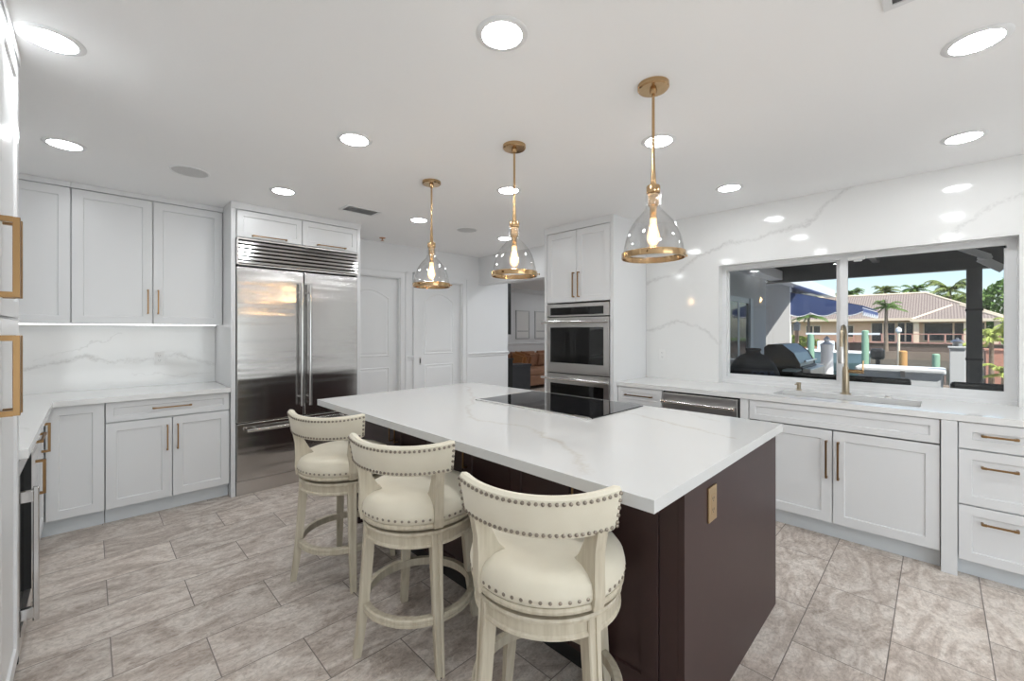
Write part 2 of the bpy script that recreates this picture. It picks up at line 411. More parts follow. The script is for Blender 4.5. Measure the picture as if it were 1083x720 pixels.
def door(f, a0, a1, z0, z1, root, hand=None, L=.19, hz=None, fw=.058, name='door', **kw):
    """hand: 'l'/'r' = vertical pull near that side, 'c' = horizontal pull in the middle"""
    d = obj(name, shaker(f, a0, a1, z0, z1, fw=fw), CAB, root)
    if hand == 'l': pull(f, min(a0, a1)+.03, hz, L, True, d, **kw)
    if hand == 'r': pull(f, max(a0, a1)-.03, hz, L, True, d, **kw)
    if hand == 'c': pull(f, (a0+a1)/2, (z0+z1)/2 if hz is None else hz, L, False, d, **kw)
    return d

def wall_pieces(lo, hi, z0, z1, openings):
    """rectangles (a0, a1, z0, z1) of a wall with openings (a0, a1, z0, z1)"""
    out = []; x = lo
    for a0, a1, b0, b1 in sorted(openings):
        if a0 > x: out.append((x, a0, z0, z1))
        if b0 > z0: out.append((a0, a1, z0, b0))
        if b1 < z1: out.append((a0, a1, b1, z1))
        x = a1
    if x < hi: out.append((x, hi, z0, z1))
    return out

# ------------------------------------------------------------------ room shell
H = 2.44; XL = -.83; XR = 4.02; YB = 4.72; YF = -3.0
struct('floor', MB().box(XL-.15, 10.6, YF-.15, 7.8, -.12, 0), FLOOR)
struct('ceiling', MB().box(XL-.15, 4.19, YF-.15, 4.86, H, H+.2), CEIL)
mb = MB()
for a0, a1, b0, b1 in wall_pieces(YF-.15, YB-.0005, 0, H, [(-.361, 1.40, .865, 1.967), (2.925, YB-.0005, 0, 2.044)]): mb.box(XR, XR+.17, a0, a1, b0, b1)
struct('wall_right', mb, WALL)
D1 = (1.96, 2.735); D2 = (3.0, 3.715)
mb = MB()
for a0, a1, b0, b1 in wall_pieces(XL-.15, 4.61, 0, H, [(*D1, 0, 2.03), (*D2, 0, 2.03)]): mb.box(a0, a1, YB, YB+.14, b0, b1)
mb.box(1.9, 3.8, YB+.10, YB+.16, 0, 2.1)
struct('wall_back', mb, WALL)
struct('wall_left', MB().box(XL-.15, XL, YF-.15, YB+.14, 0, H), WALL)
mb = MB()
for a0, a1, b0, b1 in wall_pieces(XL-.15, XR+.17, 0, H, [(-.75, 2.2, .02, 2.2)]): mb.box(a0, a1, YF-.15, YF, b0, b1)
struct('wall_front', mb, WALL)
# quartz cladding of the window wall
mb = MB()
for a0, a1, b0, b1 in wall_pieces(-2.2, 2.087, .905, H, [(-.361, 1.40, .905, 1.967)]): mb.box(XR-.02, XR+.001, a0, a1, b0, b1)
for e, s in ((-.361, 1), (1.40, -1)): mb.box(XR-.0195, XR+.085, e+s*.0003, e+s*.012, .906, 1.9665)
mb.box(XR-.0195, XR+.085, -.3489, 1.3879, 1.955, 1.9665)
struct('wall_right_cladding', mb, QWALL)
struct('wall_back_splash', MB().box(XL, .822, YB-.02, YB, .905, 1.43), QSPL)

# invented glazing behind the camera, added to let the fill lamp in
W = YF-.12; V = YF-.04
mb = MB().box(-.75, 2.2, W, V, 2.14, 2.2).box(-.75, 2.2, W, V, .02, .08)
for x in (-.75, .695, 2.14): mb.box(x, x+.06, W, V, .08, 2.14)
w2 = struct('fill_window', mb, VINYL)
for x in (-.69, .755): obj('pane', MB().box(x, x+1.385, YF-.085, YF-.08, .08, 2.14), GLASSW, w2)

# interior doors
def panel_door(name, x0, x1, knob_left, pull_px=True):
    y = YB+.055; z1 = 2.02
    f = F((0, y, 0), (1, 0, 0), (0, -1, 0))
    mb = MB(); f.box(mb, x0+.004, x1-.004, .01, z1, -.035, 0)
    d = struct(name, mb, TRIM)
    def moulding(a0, a1, b0, b1, arch):
        pts = [(a0, b0), (a1, b0)]
        if arch:
            for i in range(13):
                t = i/12; pts.append((a1+(a0-a1)*t, b1-arch+arch*sin(pi*t)))
        else: pts += [(a1, b1), (a0, b1)]
        m = MB(); cx = (a0+a1)/2; cy = (b0+b1)/2
        def off(k): return [(cx+(a-cx)*(1-k/((a1-a0)/2)), cy+(b-cy)*(1-k/((b1-b0)/2))) for a, b in pts]
        rings = [[f(a, b, dd) for a, b in off(k)] for k, dd in ((0, .0005), (.012, .007), (.022, .001), (.032, .001), (.05, .006))]
        R = [[m.bm.verts.new(p) for p in r] for r in rings]
        for A, B in zip(R, R[1:]):
            for k in range(len(A)): m.bm.faces.new((A[k], A[(k+1) % len(A)], B[(k+1) % len(A)], B[k]))
        m.bm.faces.new(R[-1])
        obj('door_panel', m, TRIM, d)
    w_ = x1-x0
    moulding(x0+.115, x1-.115, 1.06, 1.88, .10)
    moulding(x0+.115, x1-.115, .16, .93, 0)
    if pull_px:
        a = x0+.06
        obj('door_handle', f.box(MB(), a-.016, a+.016, .93, 1.03, 0, .004, .001), STEELD, d)
        obj('door_handle', f.box(MB(), a-.008, a+.008, .95, 1.01, .0035, .0055), SLOT, d)
    # casing
    c = MB(); cw = .085
    for e, g in ((x0-cw, x0), (x1, x1+cw)):
        c.box(e, g, YB-.016, YB, 0, 2.03+cw); 
    c.box(x0, x1, YB-.016, YB, 2.03, 2.03+cw)
    for e, g in ((x0-cw, x0-cw+.02), (x1+cw-.02, x1+cw)): c.box(e, g, YB-.028, YB-.014, 0, 2.03+cw)
    c.box(x0-cw, x1+cw, YB-.028, YB-.014, 2.03+cw-.02, 2.03+cw)
    c.box(x0-.001, x0+.012, YB, YB+.09, 0, 2.03).box(x1-.012, x1+.001, YB, YB+.09, 0, 2.03).box(x0, x1, YB, YB+.09, 2.02, 2.032)
    return c
c1 = panel_door('door_1', *D1, True, False); struct('trim_1', c1, TRIM)
c2 = panel_door('door_2', *D2, True, True); struct('trim_2', c2, TRIM)
# chair rails and baseboards on the back wall
def rail(name, segs):
    mb = MB()
    for x0, x1 in segs:
        mb.prism([(0, 1.0), (.012, 1.005), (.014, 1.03), (.026, 1.04), (.026, 1.052), (.018, 1.058), (0, 1.06)], lambda a, b, d: Vector((d, YB-a, b)), x0, x1)
    struct(name, mb, TRIM)
rail('trim_3', [(D1[1]+.085, D2[0]-.085), (D2[1]+.085, 4.61)])
mb = MB()
for x0, x1 in ((1.93, D1[0]-.085), (D1[1]+.085, D2[0]-.085), (D2[1]+.085, 4.61)): mb.box(x0, x1, YB-.014, YB, 0, .13)
struct('baseboard_back', mb, TRIM)

# ------------------------------------------------------------------ kitchen window
FX = XR+.08
mb = MB()
fr = [(-.361, -.307), (1.355, 1.40)]
for a, b in fr: mb.box(FX, FX+.07, a, b, .905, 1.955)
mb.box(FX, FX+.07, -.307, 1.355, 1.922, 1.955)
mb.box(FX, FX+.07, -.307, 1.355, .905, .955)
mb.box(FX-.012, FX+.002, -.361, 1.40, .905, .93)
w1 = struct('window_1', mb, VINYL)
obj('sash', MB().box(FX+.005, FX+.03, .487, .535, .955, 1.922).box(FX+.005, FX+.03, -.307, .487, .955, .985).box(FX+.005, FX+.03, -.307, .487, 1.914, 1.922).box(FX+.005, FX+.03, -.309, -.296, .985, 1.895), VINYL, w1)
obj('sash', MB().box(FX+.035, FX+.06, .505, .56, .955, 1.922).box(FX+.035, FX+.06, .56, 1.355, .955, .985).box(FX+.035, FX+.06, .56, 1.355, 1.914, 1.922).box(FX+.035, FX+.06, 1.343, 1.357, .985, 1.90), VINYL, w1)
obj('pane', MB().box(FX+.016, FX+.020, -.30, .49, .98, 1.918), GLASSW, w1)
obj('pane', MB().box(FX+.046, FX+.050, .55, 1.35, .98, 1.918), GLASSW, w1)
obj('latch', MB().box(FX-.022, FX+.006, .385, .485, 1.905, 1.93, .004).box(FX-.014, FX+.005, .40, .45, 1.893, 1.907, .003), PLATE, w1)

# ------------------------------------------------------------------ ceiling fittings
spots = {(-.10, 2.30): 'nearest the tall cabinet at upper left, beside its bronze pulls', (-.10, 3.53): 'left of the round speaker, above the left worktop',
         (1.055, 1.11): 'at top centre, nearest the camera over the stools', (1.05, 2.30): 'over the middle stool, behind the one at top centre',
         (1.05, 3.53): 'in front of the refrigerator column', (2.25, 3.53): 'between the refrigerator column and the farthest pendant',
         (2.27, 1.11): 'seen behind the rod of the nearest pendant', (2.256, 2.30): 'seen beside the rod of the middle pendant',
         (3.40, 3.53): 'lowest in view, seen just behind the middle pendant shade', (2.32, -.10): 'at upper right corner, the largest on that side',
         (3.42, -.10): 'in front of the window wall, right end', (3.385, 1.10): 'in front of the window wall, near the oven tower'}
for (x, y), how in list(spots.items())+[((-.1, 1.11), ''), ((1.055, -.1), ''), ((-.1, -1.3), ''), ((1.05, -1.3), ''), ((2.3, -1.3), ''), ((3.42, -1.3), ''), ((1.05, -2.3), ''), ((2.8, -2.3), '')]:  # entries with empty text are unseen lamps added as fill
    t = thing('recessed_ceiling_light', 'recessed ceiling light '+(how or 'behind the camera, unseen, added for fill'), 'ceiling light', (x, y, H), 'recessed ceiling lights')
    obj('trim_ring', MB().lathe([(.069, -.001), (.072, -.006), (.088, -.005), (.094, -.001), (.094, .0), (.069, 0)], (x, y, H), 40, closed=True), TRIM, t, True)
    obj('lens', MB().lathe([(.069, -.003), (.068, -.006), (.060, -.009), (.04, -.010), (0, -.0105)], (x, y, H), 40), CANM, t, True)
for x, y, how in ((.478, 3.54, 'over the left cabinets'), (2.83, 3.515, 'between the farthest and middle pendants')):
    t = thing('ceiling_speaker', 'round flush ceiling speaker with grey mesh grille '+how, 'speaker', (x, y, H), 'ceiling speakers')
    obj('bezel', MB().lathe([(.098, -.002), (.1, -.006), (.108, -.005), (.11, 0), (.098, 0)], (x, y, H), 40, closed=True), TRIM, t, True)
    obj('grille', MB().lathe([(.099, -.004), (.05, -.005), (0, -.005)], (x, y, H), 40), plain('speaker_mesh', (.64, .64, .64), .7, bump=.8, bscale=500), t, True)
def vent(x0, x1, y0, y1, n, label, along_x=True):
    t = thing('ceiling_vent', label, 'vent', ((x0+x1)/2, (y0+y1)/2, H))
    b = .022; mb = MB().box(x0-b, x1+b, y0-b, y0, H-.006, H).box(x0-b, x1+b, y1, y1+b, H-.006, H).box(x0-b, x0, y0, y1, H-.006, H).box(x1, x1+b, y0, y1, H-.006, H)
    obj('frame', mb, TRIM, t)
    obj('duct', MB().box(x0, x1, y0, y1, H-.002, H-.0005), SLOT, t)
    m = MB()
    for i in range(n):
        if along_x:
            y = y0+(i+.5)*(y1-y0)/n; m.obox(((x0+x1)/2, y, H-.008), (1, 0, 0), Vector((0, 1, .35)).normalized(), Vector((0, -.35, 1)).normalized(), (x1-x0)/2, (y1-y0)/n*.28, .0008)
        else:
            x = x0+(i+.5)*(x1-x0)/n; m.obox((x, (y0+y1)/2, H-.008), (0, 1, 0), Vector((1, 0, .35)).normalized(), Vector((-.35, 0, 1)).normalized(), (y1-y0)/2, (x1-x0)/n*.30, .0008)
    obj('louvre', m, TRIM, t)
vent(1.57, 1.84, 3.545, 3.69, 5, 'white ceiling air vent with dark slots above the refrigerator column')
vent(1.56, 1.86, -.22, .105, 3, 'white ceiling air vent cut off by the top edge at upper right', False)
t = thing('fire_sprinkler', 'small copper fire sprinkler head at the far ceiling edge right of the refrigerator', 'sprinkler', (2.383, 4.50, H))
obj('rosette', MB().lathe([(.035, 0), (.033, -.006), (.012, -.012), (.012, 0)], (2.383, 4.5, H), 20), metal('copper', (.60, .33, .2), .3), t, True)
obj('deflector', MB().lathe([(.006, -.01), (.006, -.03), (.020, -.031), (.020, -.034), (0, -.034)], (2.383, 4.5, H), 16), metal('copper_deflector', (.50, .28, .17), .3), t, True)

# ------------------------------------------------------------------ left run: tall pantry cabinet, cooler, base cabinets
PX = -.195
f = F((PX, 0, 0), (0, 1, 0), (1, 0, 0))
pt = thing('pantry_cabinet', 'tall white pantry cabinet with bronze bracket pulls at the left edge', 'cabinet', (-.5, 2.06, 0))
obj('carcass', MB().box(XL+.005, PX-.022, 1.60, 2.53, .10, 2.43), CAB, pt)
obj('toe_kick', MB().box(XL+.02, PX-.08, 1.60, 2.53, 0, .10), KICK, pt)
obj('crown', MB().box(XL+.006, PX+.004, 1.60, 2.532, 2.40, 2.4395), CAB, pt)
for z0, z1, hz in ((.105, 1.412, 1.231), (1.418, 2.395, 1.60)):
    door(f, 2.065, 2.53, z0, z1, pt, 'l', .25, hz, t=.016, out=.042)
    door(f, 1.60, 2.063, z0, z1, pt, 'r', .25, hz, t=.016, out=.042)

LX = -.21
f = F((LX, 0, 0), (0, 1, 0), (1, 0, 0))
wc = thing('wine_cooler', 'undercounter cooler with stainless framed glass door and tall bar handle', 'wine cooler', (-.5, 2.83, 0))
obj('body', MB().box(-.80, LX-.045, 2.54, 3.13, .06, .862), BLK, wc)
obj('toe_grille', MB().box(-.78, LX-.06, 2.54, 3.13, 0, .06), BLK, wc)
dr = obj('door_frame', MB().box(LX-.035, LX+.012, 2.556, 2.60, .075, .85, .002).box(LX-.035, LX+.012, 3.07, 3.127, .075, .85, .002).box(LX-.035, LX+.012, 2.60, 3.07, .075, .14).box(LX-.035, LX+.012, 2.60, 3.07, .79, .85), STEELD, wc)
obj('glass', MB().box(LX-.02, LX-.01, 2.60, 3.07, .14, .79), BLKG, dr)
for ya_, yb_, za_, zb_ in ((2.534, 2.555, .07, .86), (2.60, 2.612, .14, .79), (3.058, 3.07, .14, .79)): obj('gasket', MB().box(LX-.03, LX+.0135, ya_, yb_, za_, zb_), BLK, dr)
hb = MB().box(LX+.048, LX+.066, 2.575, 2.593, .20, .74, .003)
for z in (.235, .705): hb.box(LX+.012, LX+.052, 2.572, 2.596, z-.022, z+.022, .002)
obj('handle', hb, STEELP, dr)

b1 = thing('base_cabinet', 'white base cabinet with one drawer over a door, under the left worktop beside the cooler', 'cabinet', (-.5, 3.42, 0))
obj('carcass', MB().box(-.82, LX-.022, 3.14, 3.70, .105, .865), CAB, b1)
obj('toe_kick', MB().box(-.8, LX-.07, 3.14, 3.70, 0, .105), KICK, b1)
door(f, 3.14, 3.70, .72, .865, b1, 'c', .25, .795, fw=.035, name='drawer', t=.012, out=.04)
d = door(f, 3.14, 3.70, .11, .716, b1); pull(f, 3.50, .565, .19, True, d, t=.013, out=.04)
b2 = thing('base_cabinet', 'white full height base cabinet door at the inner left corner under the worktop', 'cabinet', (-.5, 3.9, 0))
obj('carcass', MB().box(-.82, LX-.022, 3.705, 4.70, .105, .865), CAB, b2)
obj('toe_kick', MB().box(-.8, LX-.07, 3.705, 4.18, 0, .105), KICK, b2)
d = door(f, 3.705, 4.125, .11, .865, b2); pull(f, 3.90, .71, .18, True, d, t=.013, out=.04)

# back left run
FY = 4.13
f = F((0, FY, 0), (1, 0, 0), (0, -1, 0))
b3 = thing('base_cabinet', 'white single door base cabinet without pull in the left corner facing the room', 'cabinet', (-.06, 4.4, 0))
obj('carcass', MB().box(-.208, .076, FY+.022, 4.70, .105, .865), CAB, b3)
obj('toe_kick', MB().box(-.27, .076, FY+.06, 4.6, 0, .105), KICK, b3)
door(f, -.206, .077, .11, .865, b3)
b4 = thing('base_cabinet', 'white two door base cabinet with wide drawer on top, left of the refrigerator', 'cabinet', (.45, 4.4, 0))
obj('carcass', MB().box(.08, .82, FY+.022, 4.70, .105, .865), CAB, b4)
obj('toe_kick', MB().box(.08, .82, FY+.06, 4.6, 0, .105), KICK, b4)
door(f, .079, .821, .722, .865, b4, 'c', .235, .797, fw=.04, name='drawer', t=.009)
door(f, .079, .449, .11, .717, b4, 'r', .19, .565, t=.009)
door(f, .451, .821, .11, .717, b4, 'l', .19, .565, t=.009)
single('kitchen_worktop', MB().prism([(-.828, 2.535), (-.17, 2.535), (-.17, 4.10), (.822, 4.10), (.822, 4.698), (-.828, 4.698)], lambda a, b, d: Vector((a, b, d)), .868, .905), QPER,
       'white L-shaped quartz worktop on the left cabinets, running to the refrigerator panel', 'worktop')
# uppers
UY = 4.39
f = F((0, UY, 0), (1, 0, 0), (0, -1, 0))
def upper(x0, x1, doors, label):
    u = thing('wall_cabinet', label, 'cabinet', ((x0+x1)/2, 4.55, 1.42))
    obj('carcass', MB().box(x0, x1, UY+.022, YB-.002, 1.425, 2.40), CAB, u)
    obj('crown', MB().box(x0, x1, UY-.004, YB-.003, 2.4005, 2.4395), CAB, u)
    for a0, a1, h in doors: door(f, a0, a1, 1.42, 2.398, u, h, .19, 1.60, t=.009)
    return u
upper(XL+.002, -.095, [(-.56, -.096, None)], 'white wall cabinet at left, partly hidden behind the tall pantry cabinet')
upper(-.093, .8235, [(-.092, .356, 'r'), (.358, .822, 'l')], 'white two door wall cabinet left of the refrigerator column')
single('under_cabinet_light', MB().box(-.80, .79, 4.50, 4.53, 1.4165, 1.4245), STRIP, 'glowing light strip under the wall cabinets above the left backsplash', 'light')

# refrigerator column
f = F((0, 4.09, 0), (1, 0, 0), (0, -1, 0))
cab = thing('refrigerator_surround', 'white tall cabinet surround with two small doors above the refrigerator', 'cabinet', (1.38, 4.4, 0))
obj('side_panel', MB().box(.825, .857, 4.10, 4.718, 0, 2.438), CAB, cab)
obj('side_panel', MB().box(1.897, 1.93, 4.10, 4.718, 0, 2.438), CAB, cab)
obj('carcass', MB().box(.858, 1.896, 4.115, 4.718, 2.15, 2.438), CAB, cab)
obj('crown', MB().box(.824, 1.931, 4.091, 4.717, 2.385, 2.4395), CAB, cab)
d = door(f, .862, 1.375, 2.152, 2.378, cab, fw=.045); pull(f, 1.107, 2.172, .27, False, d, t=.009)
d = door(f, 1.377, 1.893, 2.152, 2.378, cab, fw=.045); pull(f, 1.638, 2.172, .27, False, d, t=.009)

fg = thing('refrigerator', 'large stainless steel refrigerator with two doors, bottom freezer drawer and louvred grille', 'refrigerator', (1.377, 4.4, 0))
f = F((0, 4.08, 0), (1, 0, 0), (0, -1, 0))
obj('body', MB().box(.860, 1.894, 4.135, 4.70, .02, 2.145), DGAP, fg)
obj('grille_frame', MB().box(.860, .872, 4.07, 4.14, 1.925, 2.143).box(1.882, 1.894, 4.07, 4.14, 1.925, 2.143).box(.872, 1.882, 4.07, 4.14, 2.132, 2.143).box(.872, 1.882, 4.07, 4.14, 1.92, 1.928), STEELD, fg)
for i in range(6):
    z = 1.945+i*.0325; m = MB()
    m.prism([(4.060, z-.008), (4.066, z-.013), (4.112, z-.010), (4.114, z+.014), (4.082, z+.016), (4.064, z+.008)], lambda a, b, d: Vector((d, a, b)), .873, 1.881)
    obj('louvre', m, STEELP, fg, True)
for x0, x1, s in ((.862, 1.383, 'r'), (1.392, 1.892, 'l')):
    dr = obj('door', MB().box(x0, x1, 4.08, 4.132, .605, 1.905, .005), STEEL, fg)
    hx = 1.352 if s == 'r' else 1.423
    h = MB().tube([(hx, 4.020, .70), (hx, 4.020, 1.80)], .0145, 14)
    for z in (.78, 1.72): h.tube([(hx, 4.082, z), (hx, 4.022, z)], .010, 10)
    obj('handle', h, STEELP, dr, True)
obj('badge', MB().box(1.79, 1.86, 4.0775, 4.081, 1.865, 1.877, .001), STEELP, fg)
dr = obj('freezer_drawer', MB().box(.862, 1.892, 4.08, 4.132, .12, .598, .005), STEEL, fg)
h = MB().tube([(.925, 4.020, .545), (1.83, 4.020, .545)], .0145, 14)
for x in (1.0, 1.755): h.tube([(x, 4.082, .545), (x, 4.022, .545)], .010, 10)
obj('handle', h, STEELP, dr, True)
obj('kick_plate', MB().box(.862, 1.892, 4.095, 4.135, .0, .115, .002), STEELD, fg)

# ------------------------------------------------------------------ oven tower
OX = 3.385
f = F((OX, 0, 0), (0, 1, 0), (-1, 0, 0))
ot = thing('oven_cabinet', 'tall white cabinet housing the double oven, with two doors on top', 'cabinet', (3.7, 2.5, 0))
obj('side_panel', MB().box(OX, XR-.022, 2.087, 2.122, 0, 2.438), CAB, ot)
obj('side_panel', MB().box(OX, XR-.002, 2.880, 2.915, 0, 2.438), CAB, ot)
obj('carcass', MB().box(OX+.02, XR-.024, 2.123, 2.879, 1.66, 2.438), CAB, ot)
obj('crown', MB().box(OX-.002, XR-.024, 2.086, 2.916, 2.372, 2.4395), CAB, ot)
obj('base_panel', MB().box(OX, XR-.03, 2.123, 2.879, .10, .22), CAB, ot)
obj('toe_kick', MB().box(OX+.06, XR-.03, 2.123, 2.879, 0, .10), KICK, ot)
door(f, 2.124, 2.500, 1.655, 2.365, ot, 'r', .245, 1.825, t=.010)
door(f, 2.502, 2.878, 1.655, 2.365, ot, 'l', .245, 1.825, t=.010)
ov = thing('double_oven', 'built-in stainless steel double wall oven with black glass doors', 'oven', (3.7, 2.5, .22))
obj('body', MB().box(OX+.03, XR-.06, 2.13, 2.872, .225, 1.645), BLK, ov)
f = F((OX-.012, 0, 0), (0, 1, 0), (-1, 0, 0))
cp = obj('control_panel', f.box(MB(), 2.128, 2.874, 1.515, 1.640, -.03, 0, .003), STEELD, ov)
obj('display', f.box(MB(), 2.186, 2.823, 1.530, 1.606, -.002, .001), BLKG, cp)
for z1, z0 in ((1.505, .950), (.940, .30)):
    dd = obj('oven_door', f.box(MB(), 2.128, 2.874, z0, z1, -.03, 0, .003), STEELD, ov)
    obj('glass', f.box(MB(), 2.186, 2.823, z0+.10, z1-.098, -.002, .001), BLKG, dd)
    h = MB().tube([f(2.10, z1-.045, .055), f(2.90, z1-.045, .055)], .0135, 14)
    for a in (2.145, 2.857): h.tube([f(a, z1-.045, -.002), f(a, z1-.045, .053)], .009, 10)
    obj('handle', h, STEELP, dd, True)
    if z1 > 1: obj('badge', f.box(MB(), 2.46, 2.55, z1-.075, z1-.065, -.001, .002), STEELP, dd)
obj('trim_strip', f.box(MB(), 2.128, 2.874, .225, .295, -.03, -.004), STEELD, ov)

# ------------------------------------------------------------------ window wall base run
BX = 3.45
f = F((BX, 0, 0), (0, 1, 0), (-1, 0, 0))
def base(y0, y1, label, name='base_cabinet'):
    b = thing(name, label, 'cabinet', (3.72, (y0+y1)/2, 0))
    obj('carcass', MB().box(BX+.022, XR-.03, y0, y1, .105, .665 if 'sink' in name else .865), CAB, b)
    obj('toe_kick', MB().box(BX+.062, XR-.03, y0, y1, 0, .105), KICK, b)
    return b
b = base(1.658, 2.086, 'white drawer base cabinet between the oven tower and the dishwasher')
door(f, 1.658, 2.084, .72, .865, b, 'c', .26, .797, fw=.04, name='drawer', t=.010)
door(f, 1.658, 2.084, .415, .716, b, 'c', .26, .63, name='drawer', t=.010)
door(f, 1.658, 2.084, .11, .411, b, 'c', .26, .33, name='drawer', t=.010)
dw = thing('dishwasher', 'stainless steel dishwasher with bar handle under the worktop right of the oven', 'dishwasher', (3.72, 1.35, 0))
obj('body', MB().box(BX+.02, XR-.05, 1.048, 1.654, .03, .862), BLK, dw)
dr = obj('door', MB().box(BX-.010, BX+.02, 1.062, 1.645, .11, .852, .003), metal('satin_dishwasher_steel', (.62, .61, .60), .38, .3), dw)
h = MB().tube([f(1.085, .785, .055), f(1.625, .785, .055)], .0125, 14)
for a in (1.115, 1.595): h.tube([f(a, .785, .008), f(a, .785, .053)], .009, 10)
for a in (1.078, 1.622): h.tube([f(a-.012, .785, .055), f(a+.012, .785, .055)], .018, 14)
obj('handle', h, STEELP, dr, True)
obj('toe_kick', MB().box(BX+.05, BX+.09, 1.05, 1.65, 0, .10), BLK, dw)
single('filler_strip', MB().box(BX, BX+.03, .988, 1.044, .105, .865), CAB, 'narrow white upright strip between dishwasher and sink cabinet', 'panel')
b = base(-.009, .985, 'wide white sink cabinet with false drawer front over two doors under the window', 'sink_cabinet')
door(f, -.009, .985, .722, .865, b, None, fw=.04, name='false_front')
door(f, .489, .985, .11, .717, b, 'l', .245, .527, t=.011)
door(f, -.009, .487, .11, .717, b, 'r', .245, .527, t=.011)
single('filler_post', MB().box(BX-.012, BX+.12, -.077, -.012, 0, .865, .0015), CAB, 'narrow white post reaching the floor right of the sink cabinet', 'panel')
b = base(-.386, -.079, 'white three drawer base cabinet at the right edge beside the white post')
for z0, z1, hz in ((.717, .865, .80), (.407, .713, .628), (.095, .403, .322)):
    door(f, -.386, -.080, z0, z1, b, 'c', .135, hz, fw=.05, name='drawer', t=.010)
b = base(-1.3, -.388, 'white two door base cabinet beyond the right edge of the picture')
door(f, -1.3, -.845, .11, .865, b, 'r', .2, .7); door(f, -.843, -.388, .11, .865, b, 'l', .2, .7)
# worktop with sink cut-out, running into the window recess
SX0, SX1, SY0, SY1 = 3.60, 3.905, .075, .872
mb = MB()
mb.box(3.44, SX0, -1.3, 2.086, .868, .905); mb.box(SX1, XR-.02, -1.3, 2.086, .868, .905)
mb.box(SX0, SX1, -1.3, SY0, .868, .905); mb.box(SX0, SX1, SY1, 2.086, .868, .905)
mb.box(XR-.02, XR+.078, -.360, 1.399, .868, .905)
single('kitchen_worktop', mb, QPER, 'long white quartz worktop under the window, holding the sink', 'worktop')
sk_ = thing('kitchen_sink', 'rectangular undermount stainless steel sink under the window', 'sink', ((SX0+SX1)/2, .47, .70))
g = .004
mb = MB(); a0, a1, c0, c1_ = SX0-g, SX1+g, SY0-g, SY1+g
mb.box(a0-.002, a0, c0, c1_, .68, .867).box(a1, a1+.002, c0, c1_, .68, .867).box(a0, a1, c0-.002, c0, .68, .867).box(a0, a1, c1_, c1_+.002, .68, .867).box(a0, a1, c0, c1_, .678, .682)
obj('basin', mb, metal('sink_steel', (.58, .58, .58), .28), sk_)
obj('drain', MB().lathe([(.045, 0), (.043, .003), (.03, .001), (0, .001)], (3.76, .47, .682), 24), STEELD, sk_, True)
# faucet
fa = thing('kitchen_faucet', 'tall champagne brass gooseneck faucet with side lever behind the sink', 'faucet', (3.985, .482, .905))
x, y = 3.965, .482
obj('body', MB().lathe([(.034, 0), (.034, .005), (.0225, .009), (.0215, .10), (.0205, .18), (.0165, .20), (.0, .20)], (x, y, .905), 24), BRASSL, fa, True)
pts = [(x, y, 1.09), (x, y, 1.27)]
for i in range(1, 13):
    a = pi*i/12; pts.append((x-.10+.10*cos(a), y, 1.27+.135*sin(a)))
pts += [(x-.20, y, 1.25)]
obj('spout', MB().tube(pts, .0115, 14), BRASSL, fa, True)
obj('spray_head', MB().lathe([(.015, .12), (.017, .10), (.019, .02), (.017, 0), (0, 0)], (x-.20, y, 1.14), 18), STEELD, fa, True)
obj('lever', MB().tube([(x, y-.015, 1.075), (x, y-.105, 1.075)], .0135, 12).tube([(x, y-.098, 1.08), (x, y-.10, 1.155)], [.006, .0045], 8), BRASSP, fa, True)
sdp = thing('soap_dispenser', 'small brass soap dispenser on the worktop left of the faucet', 'soap dispenser', (3.975, .775, .905))
obj('body', MB().lathe([(.021, 0), (.021, .004), (.014, .007), (.014, .045), (.016, .046), (.016, .06), (0, .062)], (3.965, .775, .905), 20), BRASSL, sdp, True)
obj('nozzle', MB().tube([(3.965, .775, .957), (3.92, .79, .952)], .005, 8), BRASSL, sdp, True)
single('air_switch', MB().lathe([(.022, 0), (.021, .004), (.015, .006), (.014, .009), (0, .009)], (3.965, .245, .905), 24), STEELD, 'round metal air switch button on the worktop right of the faucet', 'button', smooth=True)

def outlet(f, a, z, label, m=PLATE, parent=None, w=.035, h=.057):
    if parent is None:
        t = thing('wall_outlet', label, 'outlet', f(a, z-h, 0))
    else: t = parent
    p = obj('cover_plate', f.box(MB(), a-w, a+w, z-h, z+h, 0, .006, .0015), m, t)
    if parent is not None: p['label'] = label
    mb = MB()
    for e in (-1, 1):
        for s in (-1, 1): f.box(mb, a+s*.006-.0012, a+s*.006+.0012, z+e*.02-.004, z+e*.02+.004, .0062, .0074)
        f.box(mb, a-.002, a+.002, z+e*.02-.011, z+e*.02-.008, .0062, .0074)
    obj('socket', f.box(MB(), a-.017, a+.017, z-.034, z+.034, .005, .0068, .001), m, p)
    obj('slots', mb, SLOT, p)
outlet(F((XR-.02, 0, 0), (0, 1, 0), (-1, 0, 0)), 1.915, 1.138, 'white outlet on the veined quartz wall left of the window')
outlet(F((0, YB-.02, 0), (1, 0, 0), (0, -1, 0)), .425, 1.14, 'white outlet on the quartz backsplash under the left wall cabinets')

